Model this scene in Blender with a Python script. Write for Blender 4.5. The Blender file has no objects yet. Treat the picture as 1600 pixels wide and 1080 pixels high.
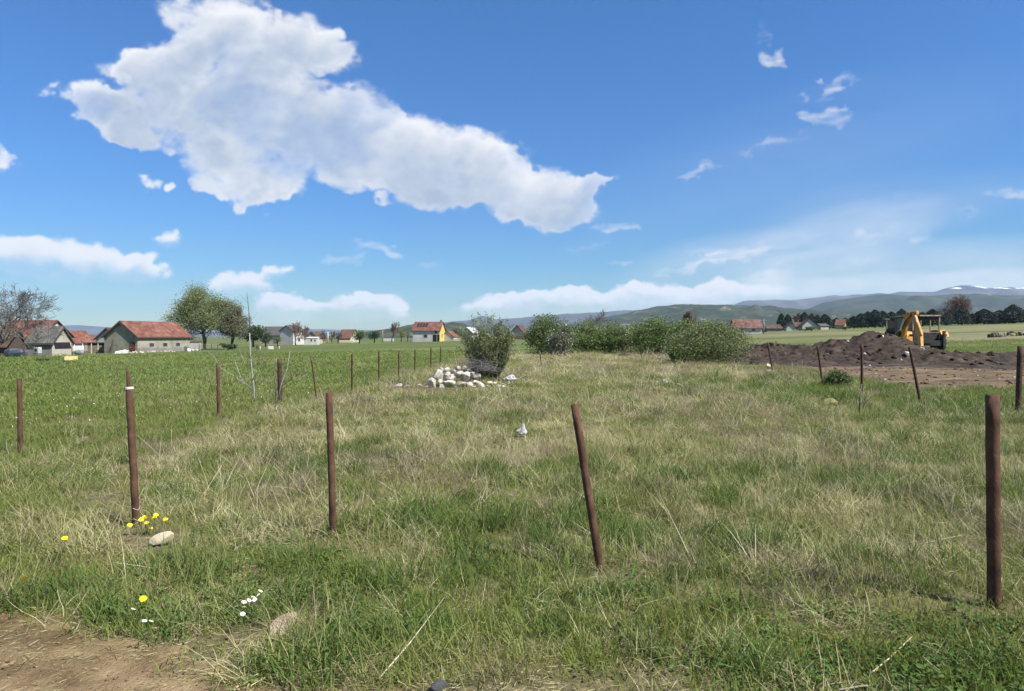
import bpy, bmesh, math, random
import numpy as np
from mathutils import Vector, Matrix

random.seed(7)
rng = np.random.default_rng(11)
R = math.radians
sc = bpy.context.scene
COL = sc.collection

# ------------------------------------------------------------------ camera, sky, sun, exposure
CAMZ = 1.6
F = 1042.0                     # focal length in pixels of the 1600 px wide photograph
HOR = 525.0                    # row of the eye level in the photograph
cam_d = bpy.data.cameras.new('camera')
cam_d.sensor_width = 36.0
cam_d.lens = 36.0 * F / 1600.0
cam_d.shift_y = -(540.0 - HOR) / 1600.0
cam_d.clip_start = 0.05
cam_d.clip_end = 60000.0
cam = bpy.data.objects.new('camera', cam_d)
cam.location = (0, 0, CAMZ)
cam.rotation_euler = (R(90), 0, 0)
COL.objects.link(cam)
sc.camera = cam

EXPO = 1.0
SUN_AZ, SUN_EL = R(122), R(50)
SUN = Vector((math.sin(SUN_AZ) * math.cos(SUN_EL), math.cos(SUN_AZ) * math.cos(SUN_EL), math.sin(SUN_EL)))
sun_d = bpy.data.lights.new('sun', 'SUN')
sun_d.energy = 5.0
sun_d.angle = R(0.5)
sun_d.color = (1.0, 0.95, 0.87)
sun = bpy.data.objects.new('sun', sun_d)
sun.rotation_euler = (-SUN).to_track_quat('-Z', 'Y').to_euler()
sun.location = (60, -20, 80)
COL.objects.link(sun)

sc.view_settings.view_transform = 'Standard'
sc.view_settings.look = 'None'
sc.view_settings.exposure = EXPO
sc.view_settings.gamma = 1.0
sc.view_settings.use_curve_mapping = False
sc.render.engine = 'CYCLES'
cy = sc.cycles
cy.max_bounces = 5
cy.diffuse_bounces = 2
cy.glossy_bounces = 2
cy.transmission_bounces = 3
cy.transparent_max_bounces = 6
cy.volume_bounces = 0
cy.caustics_reflective = False
cy.caustics_refractive = False


# ------------------------------------------------------------------ noise
_perm = np.random.default_rng(3).random((256, 256)).astype(np.float32)


def vnoise(x, y):
    xi = np.floor(x).astype(np.int64); yi = np.floor(y).astype(np.int64)
    fx = x - xi; fy = y - yi
    fx = fx * fx * fx * (fx * (fx * 6 - 15) + 10); fy = fy * fy * fy * (fy * (fy * 6 - 15) + 10)
    a = _perm[xi & 255, yi & 255]; b = _perm[(xi + 1) & 255, yi & 255]
    c = _perm[xi & 255, (yi + 1) & 255]; d = _perm[(xi + 1) & 255, (yi + 1) & 255]
    return (a * (1 - fx) + b * fx) * (1 - fy) + (c * (1 - fx) + d * fx) * fy


def fbm(x, y, octs=4, gain=0.5, lac=2.03):
    """0..1, mean 0.5"""
    x = np.asarray(x, dtype=np.float64); y = np.asarray(y, dtype=np.float64)
    s = 0; a = 1.0; t = 0
    for o in range(octs):
        ca, sa = math.cos(o * 0.9), math.sin(o * 0.9)
        s = s + a * vnoise(x * ca - y * sa + 17.3 * o, x * sa + y * ca + 9.1 * o)
        t += a; a *= gain; x = x * lac; y = y * lac
    return s / t


def sst(a, b, v):
    t = np.clip((v - a) / (b - a), 0, 1)
    return t * t * (3 - 2 * t)


def clouds_in_view(px, py, ppd_x, ppd_y):
    """cover and brightness of the clouds in direction (px, py); rows run upward"""
    wx = (fbm(px / 95.0, py / 75.0, 5) - 0.5); wy = (fbm(px / 95.0 + 40, py / 75.0 + 7, 5) - 0.5)
    w2 = fbm(px / 22.0 + 3, py / 18.0, 4) - .5; w3 = fbm(px / 22.0 + 90, py / 18.0 + 31, 4) - .5
    qx = px + wx * 95 + w2 * 34; qy = py + wy * 70 + w3 * 26
    # cx, cy, rx, ry, rotation, weight, softness class
    big = [(330, 35, 95, 60, 0, 1), (255, 85, 100, 52, -8, 1), (430, 80, 120, 72, 10, 1), (505, 92, 62, 40, 10, .9),
           (195, 95, 60, 36, 0, .9), (250, 145, 100, 48, 10, .75), (330, 140, 120, 60, 0, .7), (120, 150, 62, 38, 10, 1.1), (104, 150, 36, 26, 20, .9), (905, 325, 55, 34, 5, .6), (870, 325, 70, 40, 5, .6), (180, 175, 95, 34, 25, 1), (225, 200, 50, 26, 25, .8), (400, 190, 190, 75, 5, 1.1),
           (340, 250, 85, 50, 10, .9), (420, 285, 62, 36, 0, .9), (415, 308, 38, 18, 0, .7), (560, 215, 150, 72, 12, 1.1),
           (690, 245, 140, 70, 16, 1.1), (770, 285, 125, 62, 18, 1), (860, 305, 90, 42, 8, .9),
           (835, 340, 80, 30, 10, .9), (900, 296, 70, 20, -4, .8), (930, 290, 45, 13, -4, .8), (560, 265, 120, 35, 5, .7), (860, 352, 40, 14, 5, .6)]
    small = [(335, 290, 52, 16, 22, 1), (230, 286, 26, 12, 0, .9), (266, 295, 14, 8, -30, .9), (608, 306, 20, 10, 0, .8),
             (8, 246, 36, 20, 20, .9), (560, 296, 40, 9, 0, .5)]
    low = [(760, 475, 26, 9, 0, .9), (792, 462, 26, 10, 0, 1), (842, 459, 24, 10, 0, 1), (905, 456, 26, 9, 0, .8), (1004, 449, 26, 10, 0, 1), (1034, 452, 22, 9, 0, 1), (430, 466, 24, 13, 0, 1), (556, 465, 26, 10, 0, 1), (600, 470, 22, 10, 0, .8), (1110, 446, 26, 8, 0, .8), (110, 398, 150, 26, 6, 1.1), (25, 388, 75, 26, 5, 1.1), (205, 410, 52, 22, 0, 1.1), (370, 434, 64, 17, 0, 1.1),
           (432, 420, 28, 10, 0, .8), (271, 370, 24, 11, 0, .8), (440, 474, 60, 20, 5, 1), (485, 484, 40, 12, 0, .8),
           (570, 474, 80, 17, -3, 1), (622, 480, 36, 14, 10, .9), (800, 470, 85, 18, -4, 1.1), (885, 464, 80, 17, 0, 1), (1020, 455, 72, 18, 0, 1.1),
           (1080, 466, 70, 16, 0, .9), (1150, 452, 90, 12, -3, .9), (960, 470, 60, 14, 0, .9)]
    wisp = [(1205, 90, 20, 22, -45, .8), (1186, 52, 16, 20, 0, .4), (1296, 141, 44, 14, -32, .65), (1292, 186, 34, 17, -8, .8), (1320, 176, 14, 8, 0, .6),
            (1092, 266, 46, 9, -8, .4), (1205, 231, 90, 10, -14, .32), (1572, 296, 50, 9, -6, .45), (1395, 298, 60, 10, -6, .22), (965, 357, 40, 10, -3, .55),
            (1447, 366, 34, 6, -4, .5), (592, 391, 56, 12, 10, .5), (535, 405, 50, 11, 0, .45), (1060, 417, 56, 10, -10, .7), (1160, 392, 95, 17, -10, .65), (1120, 400, 60, 12, -8, .5),
            (1195, 430, 60, 13, -10, .65), (1350, 368, 60, 9, -6, .4), (690, 415, 40, 7, 5, .25), (925, 386, 55, 8, -5, .25), (1100, 385, 50, 8, -8, .25), (1350, 400, 50, 7, -3, .3),
            (985, 410, 30, 6, 0, .3), (1515, 335, 35, 6, 0, .2), (1200, 455, 110, 20, -3, .4)]
    veil = [(1250, 450, 110, 18, -4, .55), (1400, 443, 150, 20, -2, .5), (1570, 438, 150, 22, 0, .55), (1290, 385, 220, 60, -18, .42), (1480, 425, 340, 60, -3, .45), (1130, 415, 190, 55, -10, .36), (1390, 330, 260, 60, -10, .16), (700, 500, 700, 22, 0, .22), (1200, 480, 500, 34, 0, .26), (1240, 250, 420, 120, -18, .07)]

    def field(lst, x, y, p=1.0, fade=0.0):
        f = np.zeros_like(x); low_side = np.zeros_like(x)
        for (cx, cyy, rx, ry, ro, wt) in lst:
            c, s = math.cos(R(ro)), math.sin(R(ro))
            m = (np.abs(x - cx) < max(rx, ry) * 1.05) & (np.abs(y - cyy) < max(rx, ry) * 1.05)
            if not m.any():
                continue
            dx = x[m] - cx; dy = y[m] - cyy
            u = (dx * c + dy * s) / rx; v = (-dx * s + dy * c) / ry
            f[m] = f[m] + wt * np.clip(1 - u * u - v * v, 0, 1) ** p
            low_side[m] += wt * np.clip(1 - u * u - v * v, 0, 1) * v
        return (f, low_side / np.maximum(f, 1e-4)) if fade else f
    nz = fbm(px / 62.0 + 5, py / 44.0, 7, 0.55)
    nl = fbm(px / 26.0 + 5, py / 15.0, 5, 0.55)
    fb = field(big, qx, qy)
    db = np.clip(fb, 0, 1.2) - 1.35 * (nz - 0.33) * (1.25 - 0.5 * np.clip(fb, 0, 1.3))
    db = db - .38 * (fbm(px / 14.0 + 7, py / 11.0 + 2, 5, .6) - .5)
    wsp = fbm((px + .5 * py) / 34.0 + w3 * .8, (py - .35 * px) / 11.0, 5, .6)
    ab = sst(-0.55, 1.05, db) * sst(0.0, 0.55, fb)
    ab = np.clip(ab - .9 * ab * (1 - ab) * (wsp - .28) * 2.0, 0, 1)
    ab = (1 - (1 - ab) ** 1.9) * (1 - .30 * sst(.46, .68, fbm(px / 120.0 + 2, py / 80.0 + 5, 4)))
    nf = .6 * fbm(px / 20.0 + 9, py / 13.0, 5, .6) + .4 * nl
    fs = field(small, px + wx * 40 + w2 * 34, py + wy * 22 + w3 * 24); ds = fs * 1.15 - 1.35 * (nf - 0.34)
    as_ = sst(-.15, 0.8, ds) * 0.92 * sst(0.0, 0.3, fs)
    fl, vl = field([(c0, c1 + .35 * c3, c2 * 1.04, c3 * 1.5, c4, c5) for c0, c1, c2, c3, c4, c5 in low], px + wx * 36 + w2 * 32, py + wy * 20 + w3 * 17, 1.0, .80); dl = np.clip(fl * 1.5, 0, 1.3) - 1.35 * (nf - 0.36)
    al = sst(-0.12, 0.85, dl) * sst(0.0, 0.22, fl) * (.97 - .80 * sst(-.25, .55, vl + .5 * (nl - .5)))
    st_n = fbm(px / 70.0, (py + 0.14 * px) / 9.0, 5)
    fw = field(wisp, px + wx * 60 + w2 * 46, py + wy * 30 + w3 * 26)
    aw = np.clip(fw * (0.35 + 1.7 * (st_n - 0.36)) - .25 * (nf - .4), 0, 1) * sst(0, .3, fw)
    fv = field(veil, px, py)
    av = np.clip(fv * (0.55 + 0.9 * (fbm(px / 160.0, (py + 0.2 * px) / 36.0, 5) - 0.3)), 0, 0.62)
    a = 1 - (1 - ab) * (1 - as_) * (1 - al) * (1 - aw) * (1 - av)
    # light comes from the upper right: thickness passed on the way in (broad forms only)
    ns = fbm(px / 75.0 + 5, py / 52.0, 3)
    dens = np.clip(np.clip(fb, 0, 1.3) - 1.2 * (ns - .35), 0, 1.2) * (fb > 0) + np.clip(fl - .5 * (nl - .4), 0, 1) * 0.6 * (fl > 0) + 0.4 * np.clip(fs, 0, 1)
    tot = np.zeros_like(dens)
    for i in range(1, 11):
        sx = int(round(i * .22 * ppd_x)); sy = int(round(i * .30 * ppd_y))
        tot += np.roll(np.roll(dens, -sx, 1), -sy, 0)
    lum = np.exp(-0.20 * tot)
    thick = np.clip(dens, 0, 1)
    bil = 1 - np.abs(2 * fbm(px / 38.0 + 21, py / 28.0 + 4, 5, .55) - 1) * 2.2          # billows
    sh = 0.30 + 0.66 * lum + .08 * (bil - .6) + 0.36 * (nz - 0.5) * (1 - .4 * thick) + 0.14 * (nl - .5)
    sh = np.clip(sh + 0.42 * (1 - thick) * (thick > 0.02), 0, 1)
    return a, sh


# ------------------------------------------------------------------ world: physical sky with clouds far above
def build_world():
    w = bpy.data.worlds.new('World')
    sc.world = w
    w.use_nodes = True
    nt = w.node_tree
    nt.nodes.clear()
    W, H = 6144, 1280            # azimuth 360 deg x elevation 0..90 deg
    az = (np.arange(W) + 0.5) / W * 2 * np.pi - np.pi
    el = (np.arange(H) + 0.5) / H * (np.pi / 2)
    alpha = np.zeros((H, W), np.float32)
    shade = np.ones((H, W), np.float32)
    # clouds all round (fair-weather cumulus at one height, seen in perspective)
    st = 4
    A, E = np.meshgrid(az[::st], el[::st])
    k = 1.0 / np.tan(np.maximum(E, 0.06) + 0.10)
    X = np.sin(A) * k * 2.2; Y = np.cos(A) * k * 2.2
    n = fbm(X + 31, Y + 12, 6)
    a0 = sst(0.56, 0.68, n) * 0.85
    a0 = np.repeat(np.repeat(a0, st, 0), st, 1)[:H, :W]
    s0 = np.clip(1.0 - 1.6 * (n - 0.56), 0.4, 1)
    s0 = np.repeat(np.repeat(s0, st, 0), st, 1)[:H, :W]
    # the clouds in view, by direction
    front = np.where(np.abs(az) < R(62))[0]
    rows = np.where(el < R(62))[0]
    A, E = np.meshgrid(az[front], el[rows])
    px = 800 + F * np.tan(A)
    py = HOR - F * np.tan(E) / np.cos(A)
    a, sh = clouds_in_view(px, py, W / 360.0, H / 90.0)
    # blend into the all-round sky at the sides of the view
    side = sst(R(44), R(60), np.abs(A)) + sst(R(34), R(48), E)
    side = np.clip(side, 0, 1)
    sl = (slice(rows[0], rows[-1] + 1), slice(front[0], front[-1] + 1))
    alpha[:] = a0; shade[:] = s0
    alpha[sl] = a * (1 - side) + alpha[sl] * side
    shade[sl] = sh * (1 - side) + shade[sl] * side
    img = bpy.data.images.new('cloud_cover', W, H, alpha=True)
    img.colorspace_settings.name = 'Non-Color'
    buf = np.empty((H, W, 4), np.float32)
    buf[..., 0] = alpha; buf[..., 1] = shade; buf[..., 2] = 0; buf[..., 3] = 1
    img.pixels.foreach_set(buf.ravel())
    img.update()
    img.pack()

    N, L = nt.nodes, nt.links
    sky = N.new('ShaderNodeTexSky')
    sky.sky_type = 'NISHITA'
    sky.sun_disc = False
    sky.sun_elevation = SUN_EL
    sky.sun_rotation = SUN_AZ
    sky.altitude = 400
    sky.air_density = 1.0
    sky.dust_density = 0.15
    sky.ozone_density = 3.5
    bg = N.new('ShaderNodeBackground'); bg.inputs['Strength'].default_value = 0.066
    gm = N.new('ShaderNodeGamma'); gm.inputs['Gamma'].default_value = 2.0
    bw = N.new('ShaderNodeRGBToBW'); L.new(sky.outputs[0], bw.inputs[0])      # tone curve: deeper blue, gentler rise to the horizon
    cmb = N.new('ShaderNodeCombineXYZ')
    for k, (ex, tint) in enumerate(((-1.19, .695), (-1.215, .90), (-1.01, .635))):
        pw = N.new('ShaderNodeMath'); pw.operation = 'POWER'; L.new(bw.outputs[0], pw.inputs[0]); pw.inputs[1].default_value = ex
        ml = N.new('ShaderNodeMath'); ml.operation = 'MULTIPLY'; L.new(pw.outputs[0], ml.inputs[0]); ml.inputs[1].default_value = tint
        L.new(ml.outputs[0], cmb.inputs[k])
    ti_ = N.new('ShaderNodeVectorMath'); ti_.operation = 'MULTIPLY'
    L.new(sky.outputs[0], gm.inputs['Color']); L.new(gm.outputs[0], ti_.inputs[0]); L.new(cmb.outputs[0], ti_.inputs[1]); L.new(ti_.outputs[0], bg.inputs['Color'])
    tc = N.new('ShaderNodeTexCoord')
    sp = N.new('ShaderNodeSeparateXYZ'); L.new(tc.outputs['Generated'], sp.inputs[0])

    def math_n(op, a, b=None):
        m = N.new('ShaderNodeMath'); m.operation = op
        for i, v in enumerate((a, b)):
            if v is None:
                continue
            if isinstance(v, (int, float)):
                m.inputs[i].default_value = v
            else:
                L.new(v, m.inputs[i])
        return m.outputs[0]
    u = math_n('ADD', math_n('DIVIDE', math_n('ARCTAN2', sp.outputs[0], sp.outputs[1]), 2 * math.pi), 0.5)
    v = math_n('DIVIDE', math_n('ARCSINE', math_n('MAXIMUM', math_n('MINIMUM', sp.outputs[2], 1.0), 0.0)), math.pi / 2)
    cb = N.new('ShaderNodeCombineXYZ'); L.new(u, cb.inputs[0]); L.new(v, cb.inputs[1])
    ti = N.new('ShaderNodeTexImage'); ti.image = img; ti.extension = 'EXTEND'; ti.interpolation = 'Cubic'
    L.new(cb.outputs[0], ti.inputs[0])
    sr = N.new('ShaderNodeSeparateColor'); L.new(ti.outputs['Color'], sr.inputs[0])
    ramp = N.new('ShaderNodeValToRGB')
    ramp.color_ramp.elements[0].position = 0.25; ramp.color_ramp.elements[0].color = (0.42, 0.52, 0.68, 1)
    ramp.color_ramp.elements[1].position = 0.95; ramp.color_ramp.elements[1].color = (0.93, 0.95, 0.98, 1)
    L.new(sr.outputs[1], ramp.inputs[0])
    bg2 = N.new('ShaderNodeBackground'); bg2.inputs['Strength'].default_value = 1.0 / (2 ** EXPO)
    L.new(ramp.outputs[0], bg2.inputs['Color'])
    mx = N.new('ShaderNodeMixShader'); L.new(sr.outputs[0], mx.inputs[0])
    L.new(bg.outputs[0], mx.inputs[1]); L.new(bg2.outputs[0], mx.inputs[2])
    out = N.new('ShaderNodeOutputWorld'); L.new(mx.outputs[0], out.inputs['Surface'])
    w.cycles.sampling_method = 'MANUAL'
    w.cycles.sample_map_resolution = 512


build_world()

# ------------------------------------------------------------------ small helpers
def tag(o, label=None, cat=None, group=None, kind=None):
    if label: o['label'] = label
    if cat: o['category'] = cat
    if group: o['group'] = group
    if kind: o['kind'] = kind
    return o


def empty(name, loc, rz=0.0, label=None, cat=None, group=None):
    o = bpy.data.objects.new(name, None)
    o.location = loc; o.rotation_euler = (0, 0, rz)
    o.empty_display_size = 0.3
    COL.objects.link(o)
    return tag(o, label, cat, group)


def mesh_from(name, verts, faces, mats=None, smooth=False, fmat=None):
    me = bpy.data.meshes.new(name)
    me.from_pydata([tuple(v) for v in verts], [], [tuple(f) for f in faces])
    for m in (mats if isinstance(mats, (list, tuple)) else [mats] if mats else []):
        me.materials.append(m)
    if fmat is not None:
        me.polygons.foreach_set('material_index', np.asarray(fmat, np.int32))
    if smooth:
        me.polygons.foreach_set('use_smooth', np.ones(len(me.polygons), bool))
    me.update()
    return me


def mesh_np(name, V, loops, sizes, mat=None, smooth=False):
    """fast mesh from numpy: loops = flat vertex indices, sizes = corners per face"""
    me = bpy.data.meshes.new(name)
    V = np.asarray(V, np.float32)
    loops = np.asarray(loops, np.int32).ravel(); sizes = np.asarray(sizes, np.int32)
    me.vertices.add(len(V)); me.vertices.foreach_set('co', V.ravel())
    me.loops.add(len(loops)); me.loops.foreach_set('vertex_index', loops)
    me.polygons.add(len(sizes))
    st = np.zeros(len(sizes), np.int32); st[1:] = np.cumsum(sizes)[:-1]
    me.polygons.foreach_set('loop_start', st)
    if smooth:
        me.polygons.foreach_set('use_smooth', np.ones(len(sizes), bool))
    me.update(calc_edges=True)
    me.validate()
    if mat:
        me.materials.append(mat)
    return me


def obj(name, me, parent=None, loc=None, rot=None, scale=None):
    o = bpy.data.objects.new(name, me)
    if loc is not None: o.location = loc
    if rot is not None: o.rotation_euler = rot
    if scale is not None: o.scale = scale
    if parent is not None: o.parent = parent
    COL.objects.link(o)
    return o


class MB:
    """collects boxes, tubes and prisms into one mesh"""
    def __init__(s):
        s.v = []; s.f = []

    def add(s, vs, fs):
        b = len(s.v)
        s.v += [tuple(v) for v in vs]; s.f += [tuple(i + b for i in f) for f in fs]
        return s

    def box(s, x0, x1, y0, y1, z0, z1):
        return s.add([(x0, y0, z0), (x1, y0, z0), (x1, y1, z0), (x0, y1, z0), (x0, y0, z1), (x1, y0, z1), (x1, y1, z1), (x0, y1, z1)],
                     [(0, 3, 2, 1), (4, 5, 6, 7), (0, 1, 5, 4), (1, 2, 6, 5), (2, 3, 7, 6), (3, 0, 4, 7)])

    def prism(s, poly, axis, a, b):
        """polygon (2D) extruded along axis 'x' | 'y' | 'z' from a to b"""
        def P(p, t):
            return {'x': (t, p[0], p[1]), 'y': (p[0], t, p[1]), 'z': (p[0], p[1], t)}[axis]
        n = len(poly)
        vs = [P(p, a) for p in poly] + [P(p, b) for p in poly]
        fs = [tuple(range(n))[::-1], tuple(range(n, 2 * n))] + [(i, (i + 1) % n, n + (i + 1) % n, n + i) for i in range(n)]
        return s.add(vs, fs)

    def tube(s, pts, rad, n=8, cap=True):
        pts = [Vector(p) for p in pts]
        if not isinstance(rad, (list, tuple)): rad = [rad] * len(pts)
        vs = []; fs = []
        ax = pts[-1] - pts[0]
        ref = Vector((1, 0, 0)) if abs(ax.z) > .7 * ax.length else Vector((0, 0, 1))
        for i, p in enumerate(pts):
            t = (pts[min(i + 1, len(pts) - 1)] - pts[max(i - 1, 0)])
            t = t.normalized() if t.length > 1e-9 else Vector((0, 0, 1))
            a = t.cross(ref)
            if a.length < 1e-3: a = t.cross(Vector((0, 1, 0)))
            a.normalize(); b = t.cross(a)
            for k in range(n):
                an = 2 * math.pi * k / n
                vs.append(p + (a * math.cos(an) + b * math.sin(an)) * rad[i])
        for i in range(len(pts) - 1):
            for k in range(n):
                fs.append((i * n + k, i * n + (k + 1) % n, (i + 1) * n + (k + 1) % n, (i + 1) * n + k))
        if cap:
            fs.append(tuple(range(n))[::-1]); fs.append(tuple(range((len(pts) - 1) * n, len(pts) * n)))
        return s.add(vs, fs)

    def xform(s, M, start=0):
        s.v[start:] = [tuple(M @ Vector(v)) for v in s.v[start:]]
        return s

    def build(s, name, mat, parent=None, smooth=False, loc=None, rot=None, bevel=0):
        me = mesh_from(name, s.v, s.f, mat, smooth)
        bm = bmesh.new(); bm.from_mesh(me)
        bmesh.ops.recalc_face_normals(bm, faces=bm.faces)
        if bevel:
            bmesh.ops.bevel(bm, geom=list(bm.edges), offset=bevel, segments=1, affect='EDGES', clamp_overlap=True)
        bm.to_mesh(me); bm.free()
        return obj(name, me, parent, loc, rot)


# ------------------------------------------------------------------ materials
def material(name, cols, scale=4.0, detail=5, rough=0.85, bump=0.0, bscale=None, coord='Object', stretch=None, spec=0.25,
             lo=0.32, hi=0.68, metal=0.0, trans=0.0, rnd=0.0, tex2=None):
    """principled surface whose base colour runs through cols by noise; trans = translucency; rnd = per-object value spread"""
    m = bpy.data.materials.new(name)
    m.use_nodes = True
    nt = m.node_tree; N, L = nt.nodes, nt.links
    p = N['Principled BSDF']
    p.inputs['Roughness'].default_value = rough
    p.inputs['Specular IOR Level'].default_value = spec
    p.inputs['Metallic'].default_value = metal
    if coord == 'World':
        g = N.new('ShaderNodeNewGeometry'); vec = g.outputs['Position']
    else:
        g = N.new('ShaderNodeTexCoord'); vec = g.outputs['Object']
    if stretch:
        mp = N.new('ShaderNodeMapping'); mp.inputs['Scale'].default_value = stretch
        L.new(vec, mp.inputs['Vector']); vec = mp.outputs[0]
    nz = N.new('ShaderNodeTexNoise'); nz.inputs['Scale'].default_value = scale; nz.inputs['Detail'].default_value = detail
    nz.inputs['Roughness'].default_value = 0.6
    L.new(vec, nz.inputs['Vector'])
    rp = N.new('ShaderNodeValToRGB')
    el = rp.color_ramp.elements
    while len(el) < len(cols): el.new(0.5)
    for i, c in enumerate(cols):
        el[i].position = lo + (hi - lo) * (i / max(1, len(cols) - 1)); el[i].color = (*c, 1)
    L.new(nz.outputs['Fac'], rp.inputs[0])
    colr = rp.outputs[0]
    if rnd:
        oi = N.new('ShaderNodeObjectInfo')
        mr = N.new('ShaderNodeMapRange'); mr.inputs['To Min'].default_value = 1 - rnd; mr.inputs['To Max'].default_value = 1 + rnd
        L.new(oi.outputs['Random'], mr.inputs['Value'])
        hv = N.new('ShaderNodeHueSaturation'); L.new(mr.outputs[0], hv.inputs['Value']); L.new(colr, hv.inputs['Color'])
        mr2 = N.new('ShaderNodeMapRange'); mr2.inputs['To Min'].default_value = 0.5 - rnd * 0.06; mr2.inputs['To Max'].default_value = 0.5 + rnd * 0.06
        ml = N.new('ShaderNodeMath'); ml.operation = 'FRACT'; m2 = N.new('ShaderNodeMath'); m2.operation = 'MULTIPLY'; m2.inputs[1].default_value = 7.31
        L.new(oi.outputs['Random'], m2.inputs[0]); L.new(m2.outputs[0], ml.inputs[0]); L.new(ml.outputs[0], mr2.inputs['Value'])
        L.new(mr2.outputs[0], hv.inputs['Hue'])
        colr = hv.outputs[0]
    L.new(colr, p.inputs['Base Color'])
    if bump:
        bz = N.new('ShaderNodeTexNoise'); bz.inputs['Scale'].default_value = bscale or scale * 4; bz.inputs['Detail'].default_value = 5
        L.new(vec, bz.inputs['Vector'])
        b = N.new('ShaderNodeBump'); b.inputs['Strength'].default_value = 1.0; b.inputs['Distance'].default_value = bump
        L.new(bz.outputs['Fac'], b.inputs['Height']); L.new(b.outputs[0], p.inputs['Normal'])
    if trans:
        t = N.new('ShaderNodeBsdfTranslucent'); L.new(colr, t.inputs['Color'])
        mx = N.new('ShaderNodeMixShader'); mx.inputs[0].default_value = trans
        L.new(p.outputs[0], mx.inputs[1]); L.new(t.outputs[0], mx.inputs[2])
        L.new(mx.outputs[0], N['Material Output'].inputs['Surface'])
    return m


M = {}
M['rust'] = material('rusty_steel', [(.022, .0135, .009), (.058, .030, .018), (.098, .051, .030), (.16, .098, .062)], 11, 8, .85, .003, 90, lo=.28, hi=.74, stretch=(1, 1, .55))
M['rust2'] = material('dull_rust', [(.024, .017, .013), (.056, .031, .021), (.094, .054, .037)], 16, 6, .85, .001, 120)
M['limestone'] = material('limestone', [(.21, .19, .155), (.42, .395, .335), (.54, .51, .44)], 5, 6, .9, .012, 18, rnd=.16)
M['limestone_pink'] = material('pinkish_limestone', [(.22, .175, .135), (.36, .29, .225)], 5, 6, .9, .012, 18)
M['stone_dark'] = material('dark_stone', [(.03, .032, .036), (.08, .083, .09), (.13, .13, .14)], 20, 6, .8, .004, 60)
M['stone_cream'] = material('cream_stone', [(.32, .28, .175), (.46, .41, .28), (.54, .50, .37)], 14, 6, .9, .004, 40)
M['stone_moss'] = material('mossy_stone', [(.09, .10, .028), (.22, .22, .08), (.30, .29, .19)], 6, 5, .95, .01, 30)
M['bleached'] = material('bleached_wood', [(.12, .09, .06), (.34, .27, .185), (.48, .40, .29)], 9, 6, .9, .006, 30, stretch=(1, 1, 4))
M['bark'] = material('bark', [(.05, .042, .035), (.11, .095, .08)], 8, 5, .95, .01, 40)
M['bark_grey'] = material('grey_twigs', [(.075, .070, .066), (.15, .14, .13)], 6, 4, .95)
M['bark_light'] = material('pale_olive_twigs', [(.11, .105, .075), (.19, .18, .135)], 6, 4, .95)
M['bark_red'] = material('reddish_twigs', [(.10, .068, .055), (.17, .12, .10)], 6, 4, .95)
M['birch'] = material('pale_bark', [(.10, .095, .085), (.24, .235, .215), (.32, .315, .29)], 12, 4, .9, stretch=(1, 1, 6))
M['leaf_spring'] = material('spring_leaves', [(.15, .185, .07), (.225, .25, .11)], 1.2, 3, .7, trans=.35, lo=.4, hi=.6)
M['leaf_spring2'] = material('grey_spring_leaves', [(.13, .14, .075), (.19, .19, .115)], 1.2, 3, .7, trans=.35, lo=.4, hi=.6)
M['leaf_bush'] = material('bush_leaves', [(.10, .145, .042), (.15, .20, .068)], 1.5, 3, .6, trans=.3, lo=.4, hi=.6)
M['leaf_dark'] = material('dark_bush_leaves', [(.078, .118, .036), (.125, .17, .058)], 1.5, 3, .6, trans=.3, lo=.4, hi=.6)
M['leaf_willow'] = material('olive_bush_leaves', [(.125, .155, .058), (.185, .21, .092)], 2, 3, .65, trans=.3, lo=.4, hi=.6)
M['leaf_pale'] = material('grey_green_leaves', [(.14, .16, .085), (.21, .22, .14)], 2, 3, .65, trans=.3, lo=.4, hi=.6)
M['leaf_airy'] = material('light_olive_leaves', [(.15, .18, .07), (.21, .235, .11)], 2, 3, .65, trans=.4, lo=.4, hi=.6)
M['blossom'] = material('white_blossom', [(.62, .60, .56), (.78, .77, .73)], 5, 2, .7, trans=.2)
M['needle'] = material('pine_needles', [(.016, .030, .020), (.032, .052, .030)], .8, 3, .75, trans=.1, lo=.4, hi=.6)
M['evergreen'] = material('evergreen_leaves', [(.026, .050, .022), (.05, .082, .034)], .8, 3, .7, trans=.15, lo=.4, hi=.6)
M['plaster'] = material('stone_plaster', [(.17, .158, .118), (.25, .235, .18), (.31, .29, .23)], .9, 7, .95, .02, 5)
M['plaster_white'] = material('white_plaster', [(.36, .355, .34), (.46, .455, .435)], .5, 5, .9)
M['plaster_cream'] = material('cream_plaster', [(.30, .28, .22), (.38, .36, .29)], .5, 5, .9)
M['plaster_yellow'] = material('yellow_plaster', [(.46, .36, .08), (.54, .43, .12)], .5, 4, .9)
M['plaster_grey'] = material('grey_plaster', [(.13, .125, .115), (.21, .20, .185)], .8, 6, .95, .015, 5)
M['concrete'] = material('concrete', [(.19, .185, .17), (.28, .27, .25)], 1.5, 6, .9)
M['dark_wood'] = material('weathered_wood', [(.045, .036, .03), (.10, .08, .065)], 3, 5, .9, stretch=(1, 1, 5))
M['wood'] = material('pale_wood', [(.22, .17, .115), (.36, .29, .20)], 4, 5, .9, stretch=(1, 1, 4))
M['door_red'] = material('red_brown_door', [(.10, .035, .028), (.16, .06, .045)], 3, 4, .7)
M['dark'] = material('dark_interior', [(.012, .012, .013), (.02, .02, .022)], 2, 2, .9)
M['glass'] = material('window_glass', [(.03, .035, .04), (.05, .055, .06)], 2, 2, .12, spec=.5)
M['iron_white'] = material('white_paint', [(.44, .44, .43), (.54, .54, .53)], 3, 3, .5)
M['tarp'] = material('grey_tarpaulin', [(.12, .125, .13), (.24, .25, .26)], 3, 4, .6)
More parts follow.
